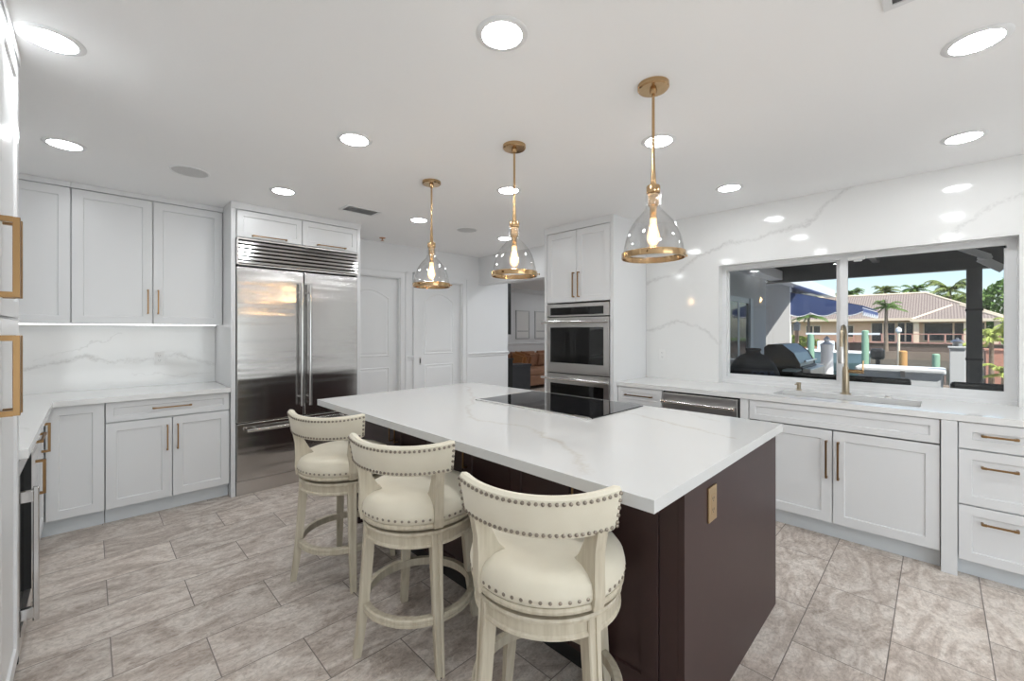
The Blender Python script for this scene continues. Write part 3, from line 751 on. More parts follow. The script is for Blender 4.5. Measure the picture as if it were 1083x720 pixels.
# ------------------------------------------------------------------ island
isl = thing('kitchen_island', 'dark espresso kitchen island with panelled seating side and plain end', 'kitchen island', (1.9, 1.76, 0))
IX0, IX1, IY0, IY1 = 1.355, 2.443, .575, 2.93
obj('carcass', MB().box(IX0+.022, IX1-.004, IY0+.022, IY1-.02, .11, .866), ESP, isl)
obj('toe_kick', MB().box(IX0+.06, IX1-.06, IY0+.022, IY1-.03, 0, .11), BLK, isl)
obj('end_panel', MB().box(IX0, IX1, IY0, IY0+.021, 0, .866, .001), ESP, isl)
obj('end_panel', MB().box(IX0, IX1, IY1-.02, IY1, 0, .866, .001), ESP, isl)
obj('corner_post', MB().box(IX0, IX0+.04, IY0+.021, IY0+.085, 0, .866, .001), ESP, isl)
f = F((IX0, 0, 0), (0, 1, 0), (-1, 0, 0))
def edoor(a0, a1, h=None):
    d = obj('door', shaker(f, a0, a1, .115, .86, fw=.062), ESP, isl)
    if h is not None: pull(f, h, .76, .16, True, d, t=.007, out=.028)
ys = [.662, 1.035, 1.375, 1.715, 2.055, 2.395, 2.926]
for i in range(6):
    edoor(ys[i], ys[i+1], {0: 1.004, 2: 1.686, 4: 2.363, 5: 2.427}.get(i))
f = F((0, IY0, 0), (1, 0, 0), (0, -1, 0))
outlet(f, 1.585, .752, 'brushed gold outlet cover on the dark end panel', metal('gold_plate', (.62, .45, .25), .3), isl, w=.037, h=.062)
single('island_worktop', MB().box(1.10, 2.466, .55, 2.985, .866, .905, .0015), QTOP, 'large white quartz island worktop with fine grey-brown veins', 'worktop')
ct = thing('induction_cooktop', 'black glass cooktop set into the white island worktop', 'cooktop', (2.13, 1.735, .905))
obj('glass_surface', MB().box(1.868, 2.425, 1.285, 2.192, .9055, .911, .001), plain('cooktop_glass', (.008, .008, .009), .03, Specular_IOR_Level=.7), ct)
obj('front_trim', MB().box(1.838, 1.867, 1.282, 2.195, .9055, .9125, .001), metal('light_satin_trim', (.80, .80, .79), .32), ct)
obj('control_strip', MB().box(1.842, 1.88, 1.30, 1.40, .9118, .9132), STEELD, ct)

# ------------------------------------------------------------------ pendants
def pendant(y, label):
    x = 1.738; r = thing('pendant_lamp', label, 'pendant lamp', (x, y, 1.684), 'pendants over the island')
    obj('canopy', MB().lathe([(.066, 0), (.066, -.016), (.060, -.022), (.016, -.024), (.013, -.042), (0, -.042)], (x, y, H), 36), BRASSP, r, True)
    obj('rod', MB().tube([(x, y, 2.42), (x, y, 2.14), (x, y, 2.08), (x, y, 2.0)], [.0062, .0062, .0085, .013], 14), BRASSP, r, True)
    obj('cap', MB().lathe([(.010, 0), (.027, -.003), (.029, -.008), (.029, -.034), (.026, -.038), (.0, -.038)], (x, y, 2.004), 30), BRASSP, r, True)
    obj('socket', MB().lathe([(.022, 0), (.022, -.05), (.0145, -.056), (.0145, -.105), (0, -.105)], (x, y, 1.966), 24), BRASSP, r, True)
    sh = obj('glass_shade', MB().lathe([(.033, 1.962), (.032, 1.935), (.031, 1.915), (.036, 1.898), (.052, 1.880), (.072, 1.858), (.090, 1.833), (.105, 1.803), (.116, 1.768), (.123, 1.735), (.127, 1.706), (.124, 1.706), (.120, 1.735), (.113, 1.768), (.102, 1.803), (.087, 1.833), (.069, 1.858), (.049, 1.878), (.033, 1.895), (.028, 1.915), (.029, 1.935), (.030, 1.962)], (x, y, 0), 56), GLASSP, r, True)
    band = obj('rim_band', MB().lathe([(.1275, 0), (.133, .001), (.1335, .003), (.1335, .026), (.1275, .028)], (x, y, 1.684), 56, closed=True), BRASSP, sh, True)
    mb = MB()
    for a in (radians(45), radians(165), radians(285)):
        c = Vector((x+.134*cos(a-pi/2), y+.134*sin(a-pi/2), 1.698)); n = Vector((cos(a-pi/2), sin(a-pi/2), 0))
        mb.tube([c-n*.003, c+n*.008], .003, 8); mb.tube([c+n*.008, c+n*.013], .0055, 10)
    obj('screws', mb, BRASSP, sh, True)
    bz = 1.862
    obj('bulb', MB().lathe([(.012, 0), (.0135, -.02), (.019, -.05), (.0255, -.075), (.0265, -.088), (.022, -.105), (.012, -.118), (0, -.122)], (x, y, bz), 24), lit_bulb('amber_bulb_glass'), r, True)
    mb = MB()
    for k in range(6):
        a = k*pi/3; b_ = a+.45
        mb.tube([(x+.006*cos(a), y+.006*sin(a), bz-.03), (x+.014*cos(b_), y+.014*sin(b_), bz-.095)], .0016, 6)
    obj('filament', mb, emit('glowing_filament', (1, .66, .36), 70), r)
pendant(.874, 'clear glass bell pendant with brass rim, the nearest and largest of three over the island')
pendant(1.726, 'clear glass bell pendant with brass rim, the middle of three over the island')
pendant(2.562, 'clear glass bell pendant with brass rim, the farthest of three, nearest the refrigerator')

# ------------------------------------------------------------------ bar stools
def arc_pts(R, a0, a1, n): return [(R*cos(a0+(a1-a0)*i/n), R*sin(a0+(a1-a0)*i/n)) for i in range(n+1)]
def make_stool(label):
    r = thing('bar_stool', label, 'bar stool', (0, 0, 0), 'bar stools at the island')
    # local +x is the way the sitter faces
    for a in (45, 135, 225, 315):
        a = radians(a); n = Vector((cos(a), sin(a), 0)); t_ = Vector((-sin(a), cos(a), 0))
        rings = []
        for z, rad, hw, hd in ((.0, .272, .0165, .0155), (.10, .258, .018, .017), (.20, .246, .0195, .019), (.35, .233, .021, .020), (.50, .222, .0235, .022), (.565, .220, .024, .022)):
            c = n*rad+Vector((0, 0, z)); q = .004
            rings.append([c+t_*u+n*v for u, v in ((-hw, -hd), (hw, -hd), (hw, hd-q), (hw-q, hd), (.004, hd), (.003, hd-.004), (-.003, hd-.004), (-.004, hd), (-hw+q, hd), (-hw, hd-q))])
        lg = obj('leg', MB().loft(rings), PAINTW, r)
        obj('foot_glide', MB().lathe([(.012, 0), (.012, .004), (0, .004)], n*.272+Vector((0, 0, -.0005)), 12), BLK, lg)
    obj('footrest_ring', MB().lathe([(.222, .192), (.244, .192), (.250, .197), (.250, .206), (.247, .209), (.250, .212), (.250, .222), (.244, .227), (.222, .227)], (0, 0, 0), 56, closed=True), PAINTW, r, True)
    obj('apron', MB().lathe([(.19, .502), (.236, .502), (.242, .506), (.241, .514), (.236, .518), (.236, .548), (.243, .552), (.245, .560), (.242, .567), (.19, .567)], (0, 0, 0), 56, closed=True), PAINTW, r, True)
    obj('swivel_plate', MB().lathe([(0, .566), (.205, .566), (.205, .580), (0, .580)], (0, 0, 0), 32), BLK, r)
    st = obj('seat_base', MB().lathe([(0, .580), (.238, .580), (.250, .583), (.252, .592), (.248, .600), (.0, .600)], (0, 0, 0), 56), PAINTW, r, True)
    # cushion with a slight sag in the middle
    mb = MB(); n = 64; prof = [(.240, .597), (.249, .604), (.254, .616), (.255, .634), (.250, .656), (.234, .676), (.205, .690), (.16, .698), (.11, .698), (.06, .694), (0, .692)]
    mb.lathe(prof, (0, 0, 0), n)
    cu = obj('seat_cushion', mb, LINEN, r, True)
    mb = MB()
    for i in range(58):
        a = 2*pi*i/58; c = Vector((.2525*cos(a), .2525*sin(a), .620)); d = Vector((cos(a), sin(a), .05))
        mb.tube([c-d*.002, c+d*.003, c+d*.0045], [.0060, .0054, .002], 8)
    obj('nailhead_trim', mb, NAIL, cu, True)
    # back rest: curved padded band
    RC, CX, HA = .326, .071, radians(46); nb = 36; rings = []
    def P(t, rr, z):
        a = pi+HA*t; rr += .022*(z-.8)/.13
        return Vector((CX+rr*cos(a), rr*sin(a), z))
    top = lambda t: .915+.018*abs(t)**2.2
    bot = lambda t: .796+.010*t*t
    for i in range(nb+1):
        t = 2*i/nb-1; sh = .010 if i in (0, nb) else 0
        zt2 = top(t)-sh*.6; zb2 = bot(t)+sh*.4; R0, R1 = RC-.036+sh*.5, RC-sh*.5
        rings.append([P(t, R0+.002, zb2), P(t, R0-.004, zb2+.03), P(t, R0-.004, zt2-.03), P(t, R0+.002, zt2-.006), P(t, R0+.012, zt2+.002), P(t, R1-.010, zt2+.003), P(t, R1-.001, zt2-.006), P(t, R1+.001, zt2-.03), P(t, R1, zb2+.01), P(t, R1-.004, zb2)])
    bk = obj('backrest', MB().loft(rings), LINEN, r, True)
    mb = MB()
    def nail(t, z):
        c = P(t, RC, z); n_ = (c-P(t, RC-.1, z)).normalized()
        mb.tube([c-n_*.002, c+n_*.003, c+n_*.005], [.0062, .0055, .002], 8)
    k = 29; te = .97
    for i in range(k):
        t = te*(2*i/(k-1)-1); nail(t, top(t)-.016); nail(t, bot(t)+.012)
    for t in (-te, te):
        for z in (.828, .850, .872, .894): nail(t, z)
    obj('nailhead_trim', mb, NAIL, bk, True)
    # arms that carry the band
    for s in (-1, 1):
        a = radians(180+s*45); n_ = Vector((cos(a), sin(a), 0)); fw = Vector((cos(a)*-.8+.35, sin(a)*-.8, 0)).normalized()
        side = Vector((0, 0, 1)).cross(fw).normalized()
        prof = [(-.258, .582), (-.264, .62), (-.262, .68), (-.264, .75), (-.276, .812), (-.226, .812), (-.216, .765), (-.190, .715), (-.150, .675), (-.142, .662), (-.165, .640), (-.200, .620), (-.218, .600), (-.222, .582)]
        # profile distances run along the stool radius
        def fn(p, z, d): return n_*(-p)+side*d+Vector((0, 0, z))
        fw2 = -n_; side = Vector((0, 0, 1)).cross(n_).normalized()
        m = MB()
        m.prism(prof, fn, -.019, .019)
        obj('arm', m, PAINTW, r)
    return r
def copy_tree(o, parent=None):
    c = o.copy(); COL.objects.link(c); c.parent = parent
    for ch in o.children: copy_tree(ch, c)
    return c
st1 = make_stool('cream round swivel bar stool with nailhead trim, nearest the camera of the three')
labels = ['cream round swivel bar stool with nailhead trim, the middle of the three', 'cream round swivel bar stool with nailhead trim, farthest, in front of the refrigerator']
stools = [st1]+[copy_tree(st1) for _ in labels]
for o, l in zip(stools[1:], labels): o['label'] = l
for o, (x, y, a) in zip(stools, ((1.085, .925, 30.3), (1.060, 1.655, 29.2), (1.056, 2.43, 29.5))):
    o.location = (x, y, 0); o.rotation_euler = (0, 0, radians(a))

# ------------------------------------------------------------------ living room seen through the opening
struct('ceiling_living', MB().box(4.19, 10.6, 2.2, 7.8, H, H+.2), CEIL)
struct('wall_living_back', MB().box(4.4, 10.6, 7.6, 7.75, 0, H), WALL)
struct('wall_living_right', MB().box(10.45, 10.6, 2.2, 7.6, 0, H), WALL)
struct('wall_living_left', MB().box(4.45, 4.60, YB+.1, 7.6, 0, H), WALL)
mb = MB().prism([(0, 2.34), (.012, 2.34), (.05, 2.38), (.085, 2.425), (.085, 2.44), (0, 2.44)], lambda a, b, d: Vector((d, 7.6-a, b)), 4.61, 10.45)
struct('trim_4', mb, TRIM)
mb = MB().prism([(0, 1.0), (.012, 1.005), (.014, 1.03), (.026, 1.04), (.026, 1.052), (0, 1.06)], lambda a, b, d: Vector((d, 7.6-a, b)), 4.61, 10.45)
struct('trim_5', mb, TRIM)
struct('baseboard_living', MB().box(4.61, 10.45, 7.586, 7.6, 0, .13), TRIM)
LIVFILL = emit('living_room_fill_lens', (.95, .98, 1), CAN*1.1)
PASSFILL = emit('passage_fill_lens', (.95, .98, 1), CAN*3.4)  # stronger glow, added to lift the dim passage wall
for x, y, wh in ((5.6, 3.7, 'passage'), (7.8, 5.6, 'sofa'), (9.4, 4.2, 'far corner'), (6.9, 5.0, 'side table'), (8.6, 6.6, 'framed pictures'), (4.75, 3.2, 'patio wall')):  # ceiling lamps kept out of view, added to brighten living room and passage
    t = thing('recessed_ceiling_light', 'added unseen recessed ceiling light in the living room by the '+wh, 'ceiling light', (x, y, H), 'added living room ceiling lights')
    obj('trim_ring', MB().lathe([(.072, -.001), (.074, -.006), (.088, -.005), (.094, -.001), (.094, .0), (.072, 0)], (x, y, H), 32, closed=True), TRIM, t, True)
    obj('lens', MB().lathe([(.0715, -.003), (.062, -.013), (0, -.016)], (x, y, H), 32), PASSFILL if wh in ('passage', 'patio wall') else LIVFILL, t, True)
for x0, x1, how in ((7.70, 8.20, 'left of the two above the brown sofa'), (8.42, 8.97, 'right of the two, partly hidden by the oven tower')):
    p = thing('framed_picture', 'white framed pale picture, '+how, 'picture', ((x0+x1)/2, 7.58, 1.17))
    obj('frame', MB().box(x0, x0+.025, 7.57, 7.6, 1.17, 1.90).box(x1-.025, x1, 7.57, 7.6, 1.17, 1.90).box(x0+.025, x1-.025, 7.57, 7.6, 1.875, 1.90).box(x0+.025, x1-.025, 7.57, 7.6, 1.17, 1.195), plain('pale_frame', (.60, .60, .60), .5), p)
    obj('print', MB().box(x0+.025, x1-.025, 7.585, 7.6, 1.195, 1.875), plain('pale_print', (.78, .77, .75), .6), p)
    obj('horizon_stroke', MB().box(x0+.05, x1-.05, 7.582, 7.586, 1.36, 1.375), plain('grey_stroke', (.25, .25, .26), .6), p)
tv = thing('television', 'black flat television seen edge-on at the living room opening', 'television', (4.72, 5.6, 1.3))
obj('screen', MB().box(4.775, 4.85, 4.89, 6.35, 1.315, 2.14, .004), BLK, tv)
obj('wall_bracket', MB().box(4.63, 4.776, 5.45, 5.75, 1.6, 1.85), BLK, tv)
mc = thing('media_console', 'black low console cabinet edge at the living room opening', 'console', (4.75, 5.6, 0))
obj('body', MB().box(4.63, 4.90, 4.90, 6.3, .06, .90, .004), BLK, mc)
obj('top', MB().box(4.625, 4.91, 4.885, 6.31, .90, .925, .003), BLK, mc)
obj('plinth', MB().box(4.64, 4.87, 4.94, 6.27, 0, .06), BLK, mc)
sf = thing('sofa', 'brown leather sofa with loose cushions in the living room', 'sofa', (8.6, 7.0, 0))
obj('base', MB().box(6.85, 9.6, 6.72, 7.5, .08, .32, .03), LEATH, sf)
obj('back_frame', MB().box(6.85, 9.6, 7.30, 7.55, .30, .80, .05), LEATH, sf)
for x0, x1 in ((6.85, 7.04), (9.41, 9.6)): obj('armrest', MB().box(x0, x1, 6.72, 7.5, .30, .62, .05), LEATH, sf)
for x0, x1 in ((7.05, 7.99), (8.0, 8.70), (8.71, 9.40)):
    obj('seat_cushion', MB().box(x0, x1, 6.70, 7.32, .32, .48, .05, 3), LEATH, sf)
    obj('back_cushion', MB().obox(((x0+x1)/2, 7.22, .67), (1, 0, 0), Vector((0, 1, .2)).normalized(), Vector((0, -.2, 1)).normalized(), (x1-x0)/2-.005, .09, .20, .06), LEATH, sf)
for x in (6.95, 9.5):
    for y in (6.8, 7.4): obj('leg', MB().box(x-.03, x+.03, y-.03, y+.03, 0, .08), BLK, sf)
for x, col, how in ((7.12, (.42, .19, .07), 'orange-brown throw pillow at the left end of the sofa'), (7.30, (.36, .17, .08), 'brown throw pillow leaning on the orange one on the sofa')):
    single('throw_pillow', MB().obox((x, 6.92, .68), Vector((1, .2, 0)).normalized(), Vector((-.2, 1, .25)).normalized(), Vector((0, -.25, 1)).normalized(), .07, .19, .19, .06), plain('pillow_cloth', col, .8, vary=.2, vscale=12), how, 'pillow')
et = thing('side_table', 'dark grey square side table at the left end of the sofa', 'table', (6.6, 6.5, 0))
DK = plain('dark_grey_wood', (.055, .058, .065), .4, vary=.2)
obj('top', MB().box(6.28, 6.92, 6.33, 6.70, .60, .65, .004), DK, et)
obj('body', MB().box(6.30, 6.90, 6.35, 6.68, .04, .60), DK, et)
obj('plinth', MB().box(6.33, 6.87, 6.38, 6.65, 0, .04), BLK, et)

# ------------------------------------------------------------------ outside: own house wing and patio
SID = plain('blue_grey_stucco', (.48, .53, .58), .8, bump=.3, bscale=60)
DRKP = plain('charcoal_painted_wood', (.085, .09, .093), .5, vary=.15)
NAVY = plain('navy_canvas', (.045, .08, .22), .75, bump=.2, bscale=200)
WPL = plain('white_outdoor_plastic', (.80, .83, .86), .35)
GREENP = plain('faded_green_sleeve', (.25, .42, .30), .6)
struct('floor_patio', MB().box(4.19, 15.6, -14, 18, -.15, -.05), plain('patio_pavers', (.55, .50, .45), .8, vary=.15))
mb = MB()
mb.box(4.19, 8.68, 2.2, 2.34, -.05, 2.55); mb.box(8.54, 8.68, 2.34, 3.1, -.05, 2.55); mb.box(8.68, 14.5, 3.1, 3.24, -.05, 2.55)
struct('wall_wing', mb, SID)
mb = MB().box(4.19, 14.6, 2.0, 2.2, 2.30, 2.46)
mb.prism([(2.0, 2.46), (2.0, 2.50), (6.0, 3.9), (6.0, 3.8)], lambda a, b, d: Vector((d, a, b)), 9.2, 14.6)
mb.box(8.7, 14.6, 2.2, 3.1, 2.36, 2.40)
struct('trim_eave', mb, plain('pale_eave_paint', (.66, .70, .74), .5))
d3 = struct('door_3', MB().box(6.62, 6.72, 2.17, 2.21, -.05, 1.90).box(7.62, 7.76, 2.15, 2.21, -.05, 1.90).box(7.10, 7.18, 2.18, 2.21, -.05, 1.82).box(6.72, 7.62, 2.17, 2.21, 1.82, 1.90), plain('pale_blue_frame', (.56, .64, .72), .4))
obj('glass', MB().box(6.72, 7.62, 2.185, 2.199, -.05, 1.82), plain('dark_door_glass', (.03, .05, .075), .05), d3)
pr = thing('patio_roof', 'dark painted patio roof with heavy beam outside the window', 'patio roof', (6.6, -1, 2.2))
obj('soffit', MB().box(4.19, 9.15, -6, 2.19, 2.58, 2.68), DRKP, pr)
obj('soffit', MB().box(8.7, 9.15, 2.19, 3.08, 2.58, 2.68), DRKP, pr)
obj('beam', MB().box(8.95, 9.10, -6, 3.08, 2.26, 2.58), DRKP, pr)
for y in (-4.5, -2.5, -.9, .7): obj('rafter', MB().box(4.22, 8.95, y-.04, y+.04, 2.46, 2.58), DRKP, pr)
obj('fascia', MB().box(9.15, 9.19, -6, 3.08, 2.50, 2.72), DRKP, pr)
pp = thing('patio_post', 'black square patio post at the right of the window view', 'post', (9.03, -.365, -.05))
obj('shaft', MB().box(8.95, 9.10, -.445, -.29, -.05, 2.26, .004), DRKP, pp)
for z in (.95, 1.66): obj('strap', MB().box(8.94, 9.11, -.455, -.28, z, z+.03), BLK, pp)
# folding arm under the patio roof: guessed from pale bars, no awning cloth
fa_ = thing('awning_arm', 'pale folded metal awning arm under the dark patio roof, top right of the window', 'awning', (7.6, -.4, 2.0))
ARMC = plain('pale_grey_arm', (.80, .82, .84), .45)
def flat(a, b_, w_, th):
    a, b_ = Vector(a), Vector(b_); u = (b_-a).normalized(); v = u.cross(Vector((1, 0, 0))).normalized()
    return MB().obox((a+b_)/2, u, v, u.cross(v), (b_-a).length/2, w_, th, .004)
obj('upper_arm', flat((7.0, -0.11, 2.36), (7.0, -0.4, 2.18), .035, .02), ARMC, fa_)
obj('lower_arm', flat((8.4, -0.39, 2.34), (8.4, -0.6, 2.17), .05, .02), ARMC, fa_)
obj('elbow_joint', MB().tube([(7.0, -0.4, 2.18), (8.4, -0.39, 2.34)], .025, 10), ARMC, fa_)
obj('ceiling_bracket', MB().box(6.93, 7.07, -0.11-.05, -0.11+.05, 2.36, 2.575, .004), DRKP, fa_)

# awning with scalloped valance
aw = thing('awning', 'navy blue canvas awning with scalloped white-edged valance', 'awning', (12, 2.1, 1.7))
mb = MB(); ya, yb_ = 3.08, 1.02
mb.prism([(ya, 2.33), (2.1, 2.17), (yb_, 1.86), (yb_, 1.80), (ya, 1.80)], lambda a, b, d: Vector((d, a, b)), 10.5, 10.512)
mb.prism([(ya, 2.33), (2.1, 2.17), (yb_, 1.86), (yb_, 1.848), (2.1, 2.158), (ya, 2.318)], lambda a, b, d: Vector((d, a, b)), 10.5, 13.4)
obj('canopy', mb, NAVY, aw)
def scallop(fnp, L, n):
    m = MB(); e = MB(); pts = []
    for i in range(n*8+1):
        t = i/(n*8); pts.append((t*L, -.07-.07*abs(sin(pi*t*n))))
    for (a, b), (c, d) in zip(pts, pts[1:]):
        m.quad(fnp(a, 0, 0), fnp(c, 0, 0), fnp(c, d, 0), fnp(a, b, 0)); m.quad(fnp(a, 0, .006), fnp(c, 0, .006), fnp(c, d, .006), fnp(a, b, .006))
    e.tube([fnp(a, b, -.002) for a, b in pts], .013, 6)
    return m, e
for fnp, L, n in ((lambda a, z, d: Vector((10.495-d, ya-a, 1.81+z)), ya-yb_, 5), (lambda a, z, d: Vector((10.5+a, yb_-d, 1.81+z)), 2.9, 9)):
    m, e = scallop(fnp, L, n); v_ = obj('valance', m, NAVY, aw); obj('piping', e, WPL, v_)
obj('frame_arm', MB().tube([(10.6, 3.05, 1.8), (10.6, 1.04, 1.82)], .012, 8).tube([(13.3, 3.05, 1.8), (13.3, 1.04, 1.82)], .012, 8).tube([(10.6, 1.04, 1.82), (13.3, 1.04, 1.82)], .012, 8), WPL, aw)

# grills and patio seats just outside
kg = thing('covered_kettle_grill', 'kettle grill under a black fabric cover behind the window', 'grill', (5.05, 1.40, -.05))
CVR = plain('black_cover_fabric', (.012, .014, .020), .7, bump=.5, bscale=9)
obj('cover', MB().lathe([(.29, 0), (.28, .35), (.262, .75), (.255, .92), (.235, 1.0), (.19, 1.09), (.13, 1.155), (.075, 1.18), (.065, 1.20), (.08, 1.22), (.07, 1.235), (0, 1.24)], (5.05, 1.40, -.05), 28), CVR, kg, True)
tx = bpy.data.curves.new('cover_lettering', 'FONT'); tx.body = 'DOUS'; tx.size = .085; tx.extrude = .002; tx.align_x = 'CENTER'
to = bpy.data.objects.new('tmp', tx); COL.objects.link(to); bpy.context.view_layer.update()
me = bpy.data.meshes.new_from_object(to.evaluated_get(bpy.context.evaluated_depsgraph_get())); bpy.data.objects.remove(to)
lt = bpy.data.objects.new('cover_lettering', me); COL.objects.link(lt); lt.parent = kg
me.materials.clear(); me.materials.append(plain('dull_blue_print', (.05, .07, .12), .6))
for v in me.vertices:
    a = radians(218)+v.co.x/.25; z = v.co.y+.955; rr = .262-.16*max(0, z-.92)+v.co.z; v.co = (rr*cos(a), rr*sin(a), z)
gg = thing('gas_grill', 'black and silver gas grill outside the window', 'grill', (6.0, 1.22, -.05))
prof = [(1.43, .97), (1.43, 1.18), (1.39, 1.215), (1.26, 1.215), (1.15, 1.12), (1.09, 1.0), (1.09, .97)]
SIL = plain('blue_silver_hood', (.40, .50, .56), .35, .4)
obj('hood', MB().prism(prof, lambda a, b, d: Vector((d, a, b)), 5.62, 6.38), SIL, gg)
for x in (5.60, 6.38): obj('end_cap', MB().prism([(a+(.008 if a > 1.3 else -.008), b) for a, b in prof], lambda a, b, d: Vector((d, a, b)), x, x+.022), BLK, gg)
obj('handle', MB().tube([(5.68, 1.05, 1.03), (6.3, 1.05, 1.03)], .012, 8), STEELP, gg)
obj('firebox', MB().box(5.62, 6.38, 1.06, 1.42, .80, .968, .01), BLK, gg)
obj('control_panel', MB().box(5.60, 6.40, .98, 1.06, .80, .95, .01), STEELD, gg)
obj('side_shelf', MB().box(5.36, 5.60, 1.07, 1.20, .93, .95), SIL, gg); obj('side_shelf', MB().box(6.40, 6.75, 1.05, 1.42, .93, .95), STEELD, gg)
obj('cart', MB().box(5.62, 6.38, 1.06, 1.42, .05, .80, .005), STEELD, gg)
for x in (5.68, 6.32):
    for y in (1.12, 1.36): obj('caster', MB().tube([(x, y-.015, 0), (x, y+.015, 0)], .05, 14), BLK, gg)
def patio_bench(y0, y1, label):
    x = 4.95; t = thing('patio_chair', label, 'chair', (x+.25, (y0+y1)/2, -.05), 'black patio seats under the window')
    obj('backrest', MB().box(x-.03, x+.03, y0, y1, .50, .962, .025, 3), BLK, t)
    obj('seat', MB().box(x, x+.55, y0, y1, .40, .47, .02), BLK, t)
    for yy in (y0+.03, y1-.03):
        for xx in (x+.01, x+.52): obj('leg', MB().box(xx-.018, xx+.018, yy-.018, yy+.018, -.05, .41), BLK, t)
patio_bench(.16, 1.02, 'black wide patio seat back just outside, left and middle of the window')
patio_bench(-.75, -.07, 'black patio seat back just outside, lower right of the window')

# dock furniture
db = thing('dock_box', 'long white dock storage box with overhanging lid', 'storage box', (10.3, .47, -.05))
obj('body', MB().box(10.05, 10.6, -.06, 1.04, -.05, .64, .02), WPL, db)
obj('lid', MB().box(10.0, 10.65, -.10, 1.08, .64, .73, .03, 3), WPL, db)
obj('latch', MB().box(9.985, 10.01, .40, .46, .57, .68, .004), STEELD, db)
pl = thing('dock_pedestal', 'square pale blue dock pedestal with domed lantern cap', 'post', (10.08, -.235, -.05))
obj('shaft', MB().box(9.99, 10.17, -.315, -.135, -.05, 1.12, .006), WPL, pl)
obj('collar', MB().box(9.97, 10.19, -.335, -.115, 1.09, 1.12, .006), WPL, pl)
obj('lantern', MB().lathe([(.06, 1.12), (.055, 1.17), (.075, 1.18), (.078, 1.20), (.05, 1.225), (.02, 1.235), (.015, 1.255), (0, 1.26)], (10.08, -.225, 0), 20), STEELD, pl, True)
pc = thing('white_piling', 'white sleeved round piling with cone cap left of the window mullion', 'piling', (12, 1.80, -1.2))
obj('sleeve', MB().lathe([(.12, -1.2), (.12, 1.04), (0, 1.04)], (12, 1.80, 0), 24), WPL, pc, True)
obj('cap', MB().lathe([(.13, 1.03), (.13, 1.06), (.05, 1.12), (.05, 1.17), (.075, 1.18), (0, 1.26)], (12, 1.80, 0), 24), WPL, pc, True)
lp = thing('post_lantern', 'small grey lantern on a wooden post beyond the grill', 'lantern', (14, 2.78, -.05))
obj('post', MB().box(13.96, 14.04, 2.74, 2.82, -.05, 1.38), plain('weathered_post', (.45, .33, .26), .8), lp)
obj('housing', MB().box(13.93, 14.07, 2.71, 2.85, 1.38, 1.56, .01).lathe([(.11, 1.56), (.02, 1.63), (0, 1.64)], (14, 2.78, 0), 4), plain('grey_lantern', (.30, .34, .38), .4), lp)

# canal and the opposite bank
wt = MB().box(15.6, 50, -60, 90, -1.6, -1.1)
wo = single('canal_water', wt, plain('canal_water', (.035, .06, .055), .08, bump=.6, bscale=1.2), 'greenish canal water between the dock and the opposite bank', 'water'); wo['kind'] = 'stuff'
struct('floor_seawall', MB().box(15.3, 15.6, -60, 90, -1.6, -.02).box(50, 50.4, -60, 90, -1.6, -.42), plain('weathered_seawall', (.22, .17, .13), .85, vary=.35, vscale=.6))
lw = single('lawn', MB().box(50.4, 130, -80, 120, -1.0, -.52), plain('lawn_grass', (.13, .19, .06), .9, vary=.3, vscale=3), 'lawn on the opposite bank of the canal', 'grass'); lw['kind'] = 'stuff'

PEACH = plain('peach_stucco', (.74, .56, .40), .85); BRICK = plain('salmon_brick', (.50, .24, .17), .85, vary=.2)
ROOFM = stripes('clay_tile_roof', (.165, .132, .118), (.30, .255, .23), 1.6, 1, .8)
DGL = plain('dark_house_glass', (.04, .05, .055), .1); CREAM = plain('cream_fascia', (.74, .64, .50), .7); RAILP = plain('pink_railing', (.55, .30, .25), .7)
hs = thing('canal_house', 'single storey peach house with brown tiled hip roof across the canal', 'house', (60, 9, -.5))
obj('wall', MB().box(56, 66, -3.0, 26, -.5, 2.55), PEACH, hs)
obj('foundation', MB().box(55.2, 56, 1.2, 24, -.5, .18), BRICK, hs)
V = Vector
def hip(x0, x1, y0, y1, ze, zr, ya_, yb2, xm):
    m = MB(); c = [V((x0, y0, ze)), V((x1, y0, ze)), V((x1, y1, ze)), V((x0, y1, ze))]; r0, r1 = V((xm, ya_, zr)), V((xm, yb2, zr))
    m.quad(c[0], c[3], r1, r0); m.quad(c[1], c[0], r0); m.quad(c[2], c[1], r0, r1); m.quad(c[3], c[2], r1); m.quad(c[0], c[1], c[2], c[3]); return m
obj('roof', hip(55.2, 67, -3.9, 27, 2.6, 5.25, .9, 22, 60.5), ROOFM, hs)
obj('ridge_cap', MB().tube([(60.5, .9, 5.27), (60.5, 22, 5.27)], .12, 6).tube([(60.5, .9, 5.27), (55.2, -3.9, 2.66)], .10, 6), CREAM, hs)
obj('fascia', MB().box(55.1, 55.3, -3.95, 27, 2.38, 2.62), CREAM, hs)
obj('porch_roof', hip(53.4, 60, -3.8, 1.7, 2.42, 3.75, -1.4, -.9, 57.0), ROOFM, hs)
obj('porch_fascia', MB().box(53.3, 53.5, -3.9, 1.8, 2.2, 2.44).tube([(53.4, 1.7, 2.46), (57, -.9, 3.78)], .09, 6).tube([(53.4, -3.8, 2.46), (57, -1.4, 3.78)], .09, 6), CREAM, hs)
obj('porch_floor', MB().box(53.4, 56, -3.7, 1.7, -.5, .2), CREAM, hs)
for y in (1.4, -1.75, -3.5): obj('porch_column', MB().box(53.6, 53.9, y-.18, y+.18, .2, 2.25), CREAM, hs)
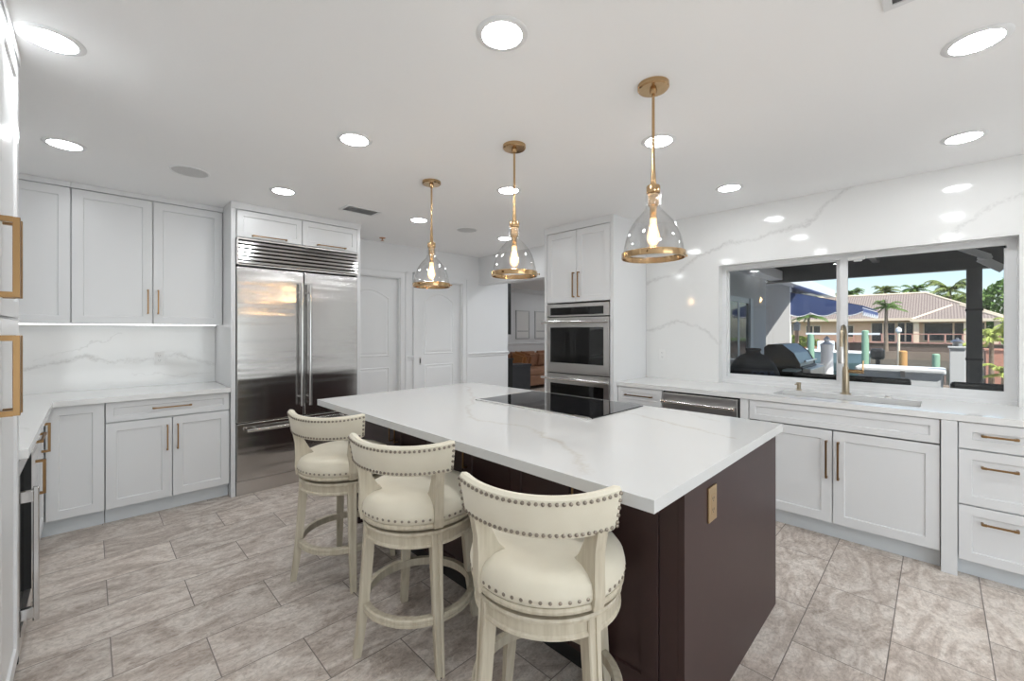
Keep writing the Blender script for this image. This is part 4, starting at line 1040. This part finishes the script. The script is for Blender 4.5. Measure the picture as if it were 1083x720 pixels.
for y0, y1, z0, z1 in ((3.0, 4.7, .35, 2.15), (1.7, 2.75, .35, 2.15), (-2.9, .9, .5, 2.1), (6.2, 7.2, .8, 1.9), (9.0, 10.2, 1.0, 1.9), (11.5, 12.4, .4, 2.1)):
    o_ = obj('window', MB().box(55.93, 56.0, y0-.1, y1+.1, z0-.1, z1+.1), CREAM, hs)
    obj('pane', MB().box(55.9, 55.95, y0, y1, z0, z1), DGL, o_); obj('mullion', MB().box(55.87, 55.92, (y0+y1)/2-.06, (y0+y1)/2+.06, z0, z1), CREAM, o_)
rl = MB()
for y in [(-3.6+i*1.05) for i in range(11)]: rl.box(53.2, 53.28, y-.05, y+.05, .2, 1.12)
for z in (1.06, .25): rl.box(53.2, 53.3, -3.7, 7.0, z, z+.07)
obj('railing', rl, RAILP, hs)
tr_ = single('terrace_wall', MB().box(52.6, 53.3, -14, 7.4, -.5, .2).box(52.5, 53.4, -14, 7.4, .2, .26), plain('dark_timber', (.13, .09, .08), .8, vary=.3), 'low dark timber terrace wall in front of the house across the canal', 'wall')
single('brick_planter', MB().box(30, 31, -3.6, -1.6, -1.1, .45).box(29.95, 31.05, -3.65, -1.55, .45, .52), BRICK, 'red brick planter wall at the right edge of the window view', 'planter')

def piling(x, y, z1, r, m, label, g=None):
    t = thing('piling', label, 'piling', (x, y, -1.6), g)
    obj('shaft', MB().lathe([(r, -1.6), (r, z1), (r*.7, z1+.05), (0, z1+.05)], (x, y, 0), 14), m, t, True)
    obj('collar', MB().lathe([(r*1.06, -.95), (r*1.06, -.55), (r, -.5)], (x, y, 0), 14), plain('tan_wood', (.50, .30, .13), .8), t, True)
piling(30, 5.25, 1.16, .16, GREENP, 'green sleeved piling left of the window mullion')
piling(30, 2.80, 1.36, .16, GREENP, 'green sleeved piling beside the moored boat')
piling(30, .07, .18, .15, GREENP, 'short green sleeved piling in front of the porch')
piling(30, 1.28, .30, .17, plain('orange_wood', (.52, .29, .11), .8), 'orange-brown wooden piling under the small palm')
bl = single('boat_lift_beam', MB().box(29.9, 30.1, 2.2, 5.5, 1.16, 1.27), WPL, 'white boat lift beam spanning the green pilings', 'beam')
bt = thing('motor_boat', 'white and teal motor boat with black outboard moored on the canal', 'boat', (33, 2.6, -1.1))
TEAL = plain('teal_hull', (.50, .66, .70), .3)
hp = MB(); rings = []
for t_, wd, zt, zb in ((0, .75, .02, -1.1), (.3, 1.0, .05, -1.2), (.6, 1.0, .12, -1.2), (.85, .6, .25, -1.0), (1, .05, .35, -.3)):
    y = 2.9+t_*6; rings.append([V((33-wd, y, zt)), V((33-wd*.75, y, (zt+zb)/2)), V((33, y, zb)), V((33+wd*.75, y, (zt+zb)/2)), V((33+wd, y, zt))])
hp.loft(rings); obj('hull', hp, TEAL, bt)
obj('gunwale', MB().tube([r[0]+V((0, 0, .03)) for r in rings], .07, 8).tube([r[4]+V((0, 0, .03)) for r in rings], .07, 8), WPL, bt)
obj('deck', MB().loft([[V((33-w_, 2.95+t_*6, z)), V((33+w_, 2.95+t_*6, z)), V((33+w_, 2.95+t_*6, z+.02)), V((33-w_, 2.95+t_*6, z+.02))] for t_, w_, z in ((0, .7, -.05), (.6, .95, .02), (.85, .55, .18))]), WPL, bt)
obj('outboard', MB().box(32.72, 33.28, 2.20, 2.85, -.30, .34, .14, 3).box(32.9, 33.1, 2.4, 2.6, -1.3, -.28), BLK, bt)
obj('console', MB().box(32.6, 33.4, 4.6, 5.4, 0, .75, .06), WPL, bt)
for x in (32.5, 33.5):
    for y in (4.2, 5.8): obj('top_post', MB().tube([(x, y, 0), (x, y, 1.25)], .035, 8), WPL, bt)
ml = thing('mooring_light', 'thin white pole with small lamp rising in front of the far house', 'lamp', (31, 1.5, -1.6))
obj('pole', MB().tube([(31, 1.5, -1.6), (31, 1.5, 1.25)], .06, 8), CREAM, ml); obj('lamp_head', MB().lathe([(.05, 1.25), (.13, 1.35), (.12, 1.5), (0, 1.6)], (31, 1.5, 0), 12), WPL, ml, True)

# vegetation
def leafy(name, col, rough=.7):
    return plain(name, col, rough, vary=.6, vscale=1.6)
G1 = leafy('leaf_green', (.10, .19, .035)); G2 = leafy('leaf_olive', (.16, .21, .05)); G3 = leafy('leaf_yellow_green', (.30, .36, .08)); TRK = plain('bark', (.22, .17, .13), .9, vary=.2)
def foliage(c, rad, n, sz, rng):
    m = MB(); c = V(c)
    for _ in range(n):
        while True:
            p = V((rng.uniform(-1, 1), rng.uniform(-1, 1), rng.uniform(-1, 1)))
            if .25 < p.length < 1: break
        p = p.normalized()*(p.length**.4)*(1+.14*sin(5*p.x+3*p.z)*sin(4*p.y+c.x))
        q = c+V((p.x*rad[0], p.y*rad[1], p.z*rad[2]))
        a = V((rng.gauss(0, 1), rng.gauss(0, 1), rng.gauss(0, 1))).normalized(); b = a.cross(V((rng.gauss(0, 1), rng.gauss(0, 1), rng.gauss(0, 1)))).normalized()
        m.quad(q-a*sz, q+b*sz*.5, q+a*sz, q-b*sz*.5)
    return m
rng = random.Random(3)
def tree(x, y, zc, rad, n, sz, m, label, kind='broadleaf_tree', cat='tree', z0=-.5, g=None):
    t = thing(kind, label, cat, (x, y, z0), g)
    obj('trunk', MB().tube([(x, y, z0), (x+.1, y+.1, zc)], [rad[0]*.09, rad[0]*.05], 8), TRK, t)
    obj('crown', foliage((x, y, zc), rad, n, sz, rng), m, t)
def palm(x, y, h, fl, n, m, label, g=None, z0=-.5, w_=.05, tr=.13):
    t = thing('palm_tree', label, 'palm', (x, y, z0), g)
    obj('trunk', MB().tube([(x, y, z0), (x+.08, y, z0+h*.5), (x, y, z0+h)], [tr*1.3, tr, tr*.8], 10), TRK, t)
    mb = MB(); c = V((x, y, z0+h))
    for i in range(n):
        a = 2*pi*i/n+rng.uniform(-.25, .25); up = rng.uniform(-.1, 1.5); fL = fl*rng.uniform(.8, 1.15); pts = []
        for k in range(9):
            s_ = k/8; pts.append(c+V((cos(a)*fL*s_*(1-.25*up*.5), sin(a)*fL*s_*(1-.25*up*.5), fL*(up*s_-.95*s_*s_*(.35+up*.5)))))
        for k in range(1, 9):
            d = (pts[k]-pts[k-1]).normalized(); sd_ = d.cross(V((0, 0, 1))).normalized(); L = fL*.30*(1-.7*abs(k/8-.45))
            for s2 in (-1, 1):
                for off in (0, .33, .66):
                    p0 = pts[k-1].lerp(pts[k], off); tip = p0+(sd_*s2*rng.uniform(.5, 1)+d*.8+V((0, 0, rng.uniform(-.9, -.2)))).normalized()*L
                    mb.quad(p0-d*w_*.4, p0+d*w_*.4, tip)
        mb.tube(pts, [fl*.010]*9, 4)
    obj('fronds', mb, m, t)
palm(50.9, 3.3, 4.05, 1.35, 20, G1, 'small palm standing before the far house windows', w_=.10)
palm(50.8, 9.1, 3.3, 1.5, 20, G1, 'small palm behind the grey lantern beyond the canal', w_=.10)
order = ['first', 'second', 'third', 'fourth', 'fifth']
for i, (px, y, h, r) in enumerate(((74, 12.4, 7.3, 1.8), (74, 8.4, 6.9, 1.5), (77, 5.1, 7.3, 1.6), (74, 2.1, 7.0, 1.5), (72, -1.0, 6.7, 2.5))):
    palm(px, y, h, r, 26, G1 if i % 2 else G2, order[i]+' palm from the left on the skyline behind the tiled roof'+(', the biggest' if i == 4 else ''), 'palms behind the tiled roof', w_=.16, tr=.16)
for i, (x, y, z, r, h) in enumerate(((88, 19.5, 5.0, 3.4, 3.0), (88, 12.4, 4.7, 3.4, 2.9), (88, 5.4, 4.5, 3.4, 2.7), (88, -1.6, 4.2, 3.4, 2.4))):
    tree(x, y, z, (r, r, h), 2600, .30, G2 if i % 2 else G1, ['leafy tree on the skyline behind the awning', 'leafy tree on the skyline just right of the awning', 'leafy tree on the skyline behind the middle of the roof', 'leafy tree on the skyline behind the roof ridge end'][i])
tree(70.5, -6.3, 3.5, (3.0, 3.8, 3.6), 5600, .26, G1, 'large dense green tree at the right edge of the window view')
tree(58, -6.1, 1.4, (1.1, 1.4, 1.3), 1200, .22, G2, 'smaller tree between the house corner and the big green tree')
hd = single('hedge', foliage((52.2, 11.6, .28), (.5, 3.2, .62), 2600, .16, rng), G3, 'bright green hedge along the far bank below the awning', 'hedge')
for i, (x, y, h, r) in enumerate(((13.5, -.80, 1.25, .50), (14.2, -1.15, 1.5, .5), (13.2, -.95, .55, .38))):
    palm(x, y, h, r, 16, G3, ['yellow-green spiky plant right beside the patio post', 'yellow-green spiky plant at the far right edge of the window', 'low spiky plant at the foot of the patio post plants'][i], z0=-.05, w_=.04, tr=.04)
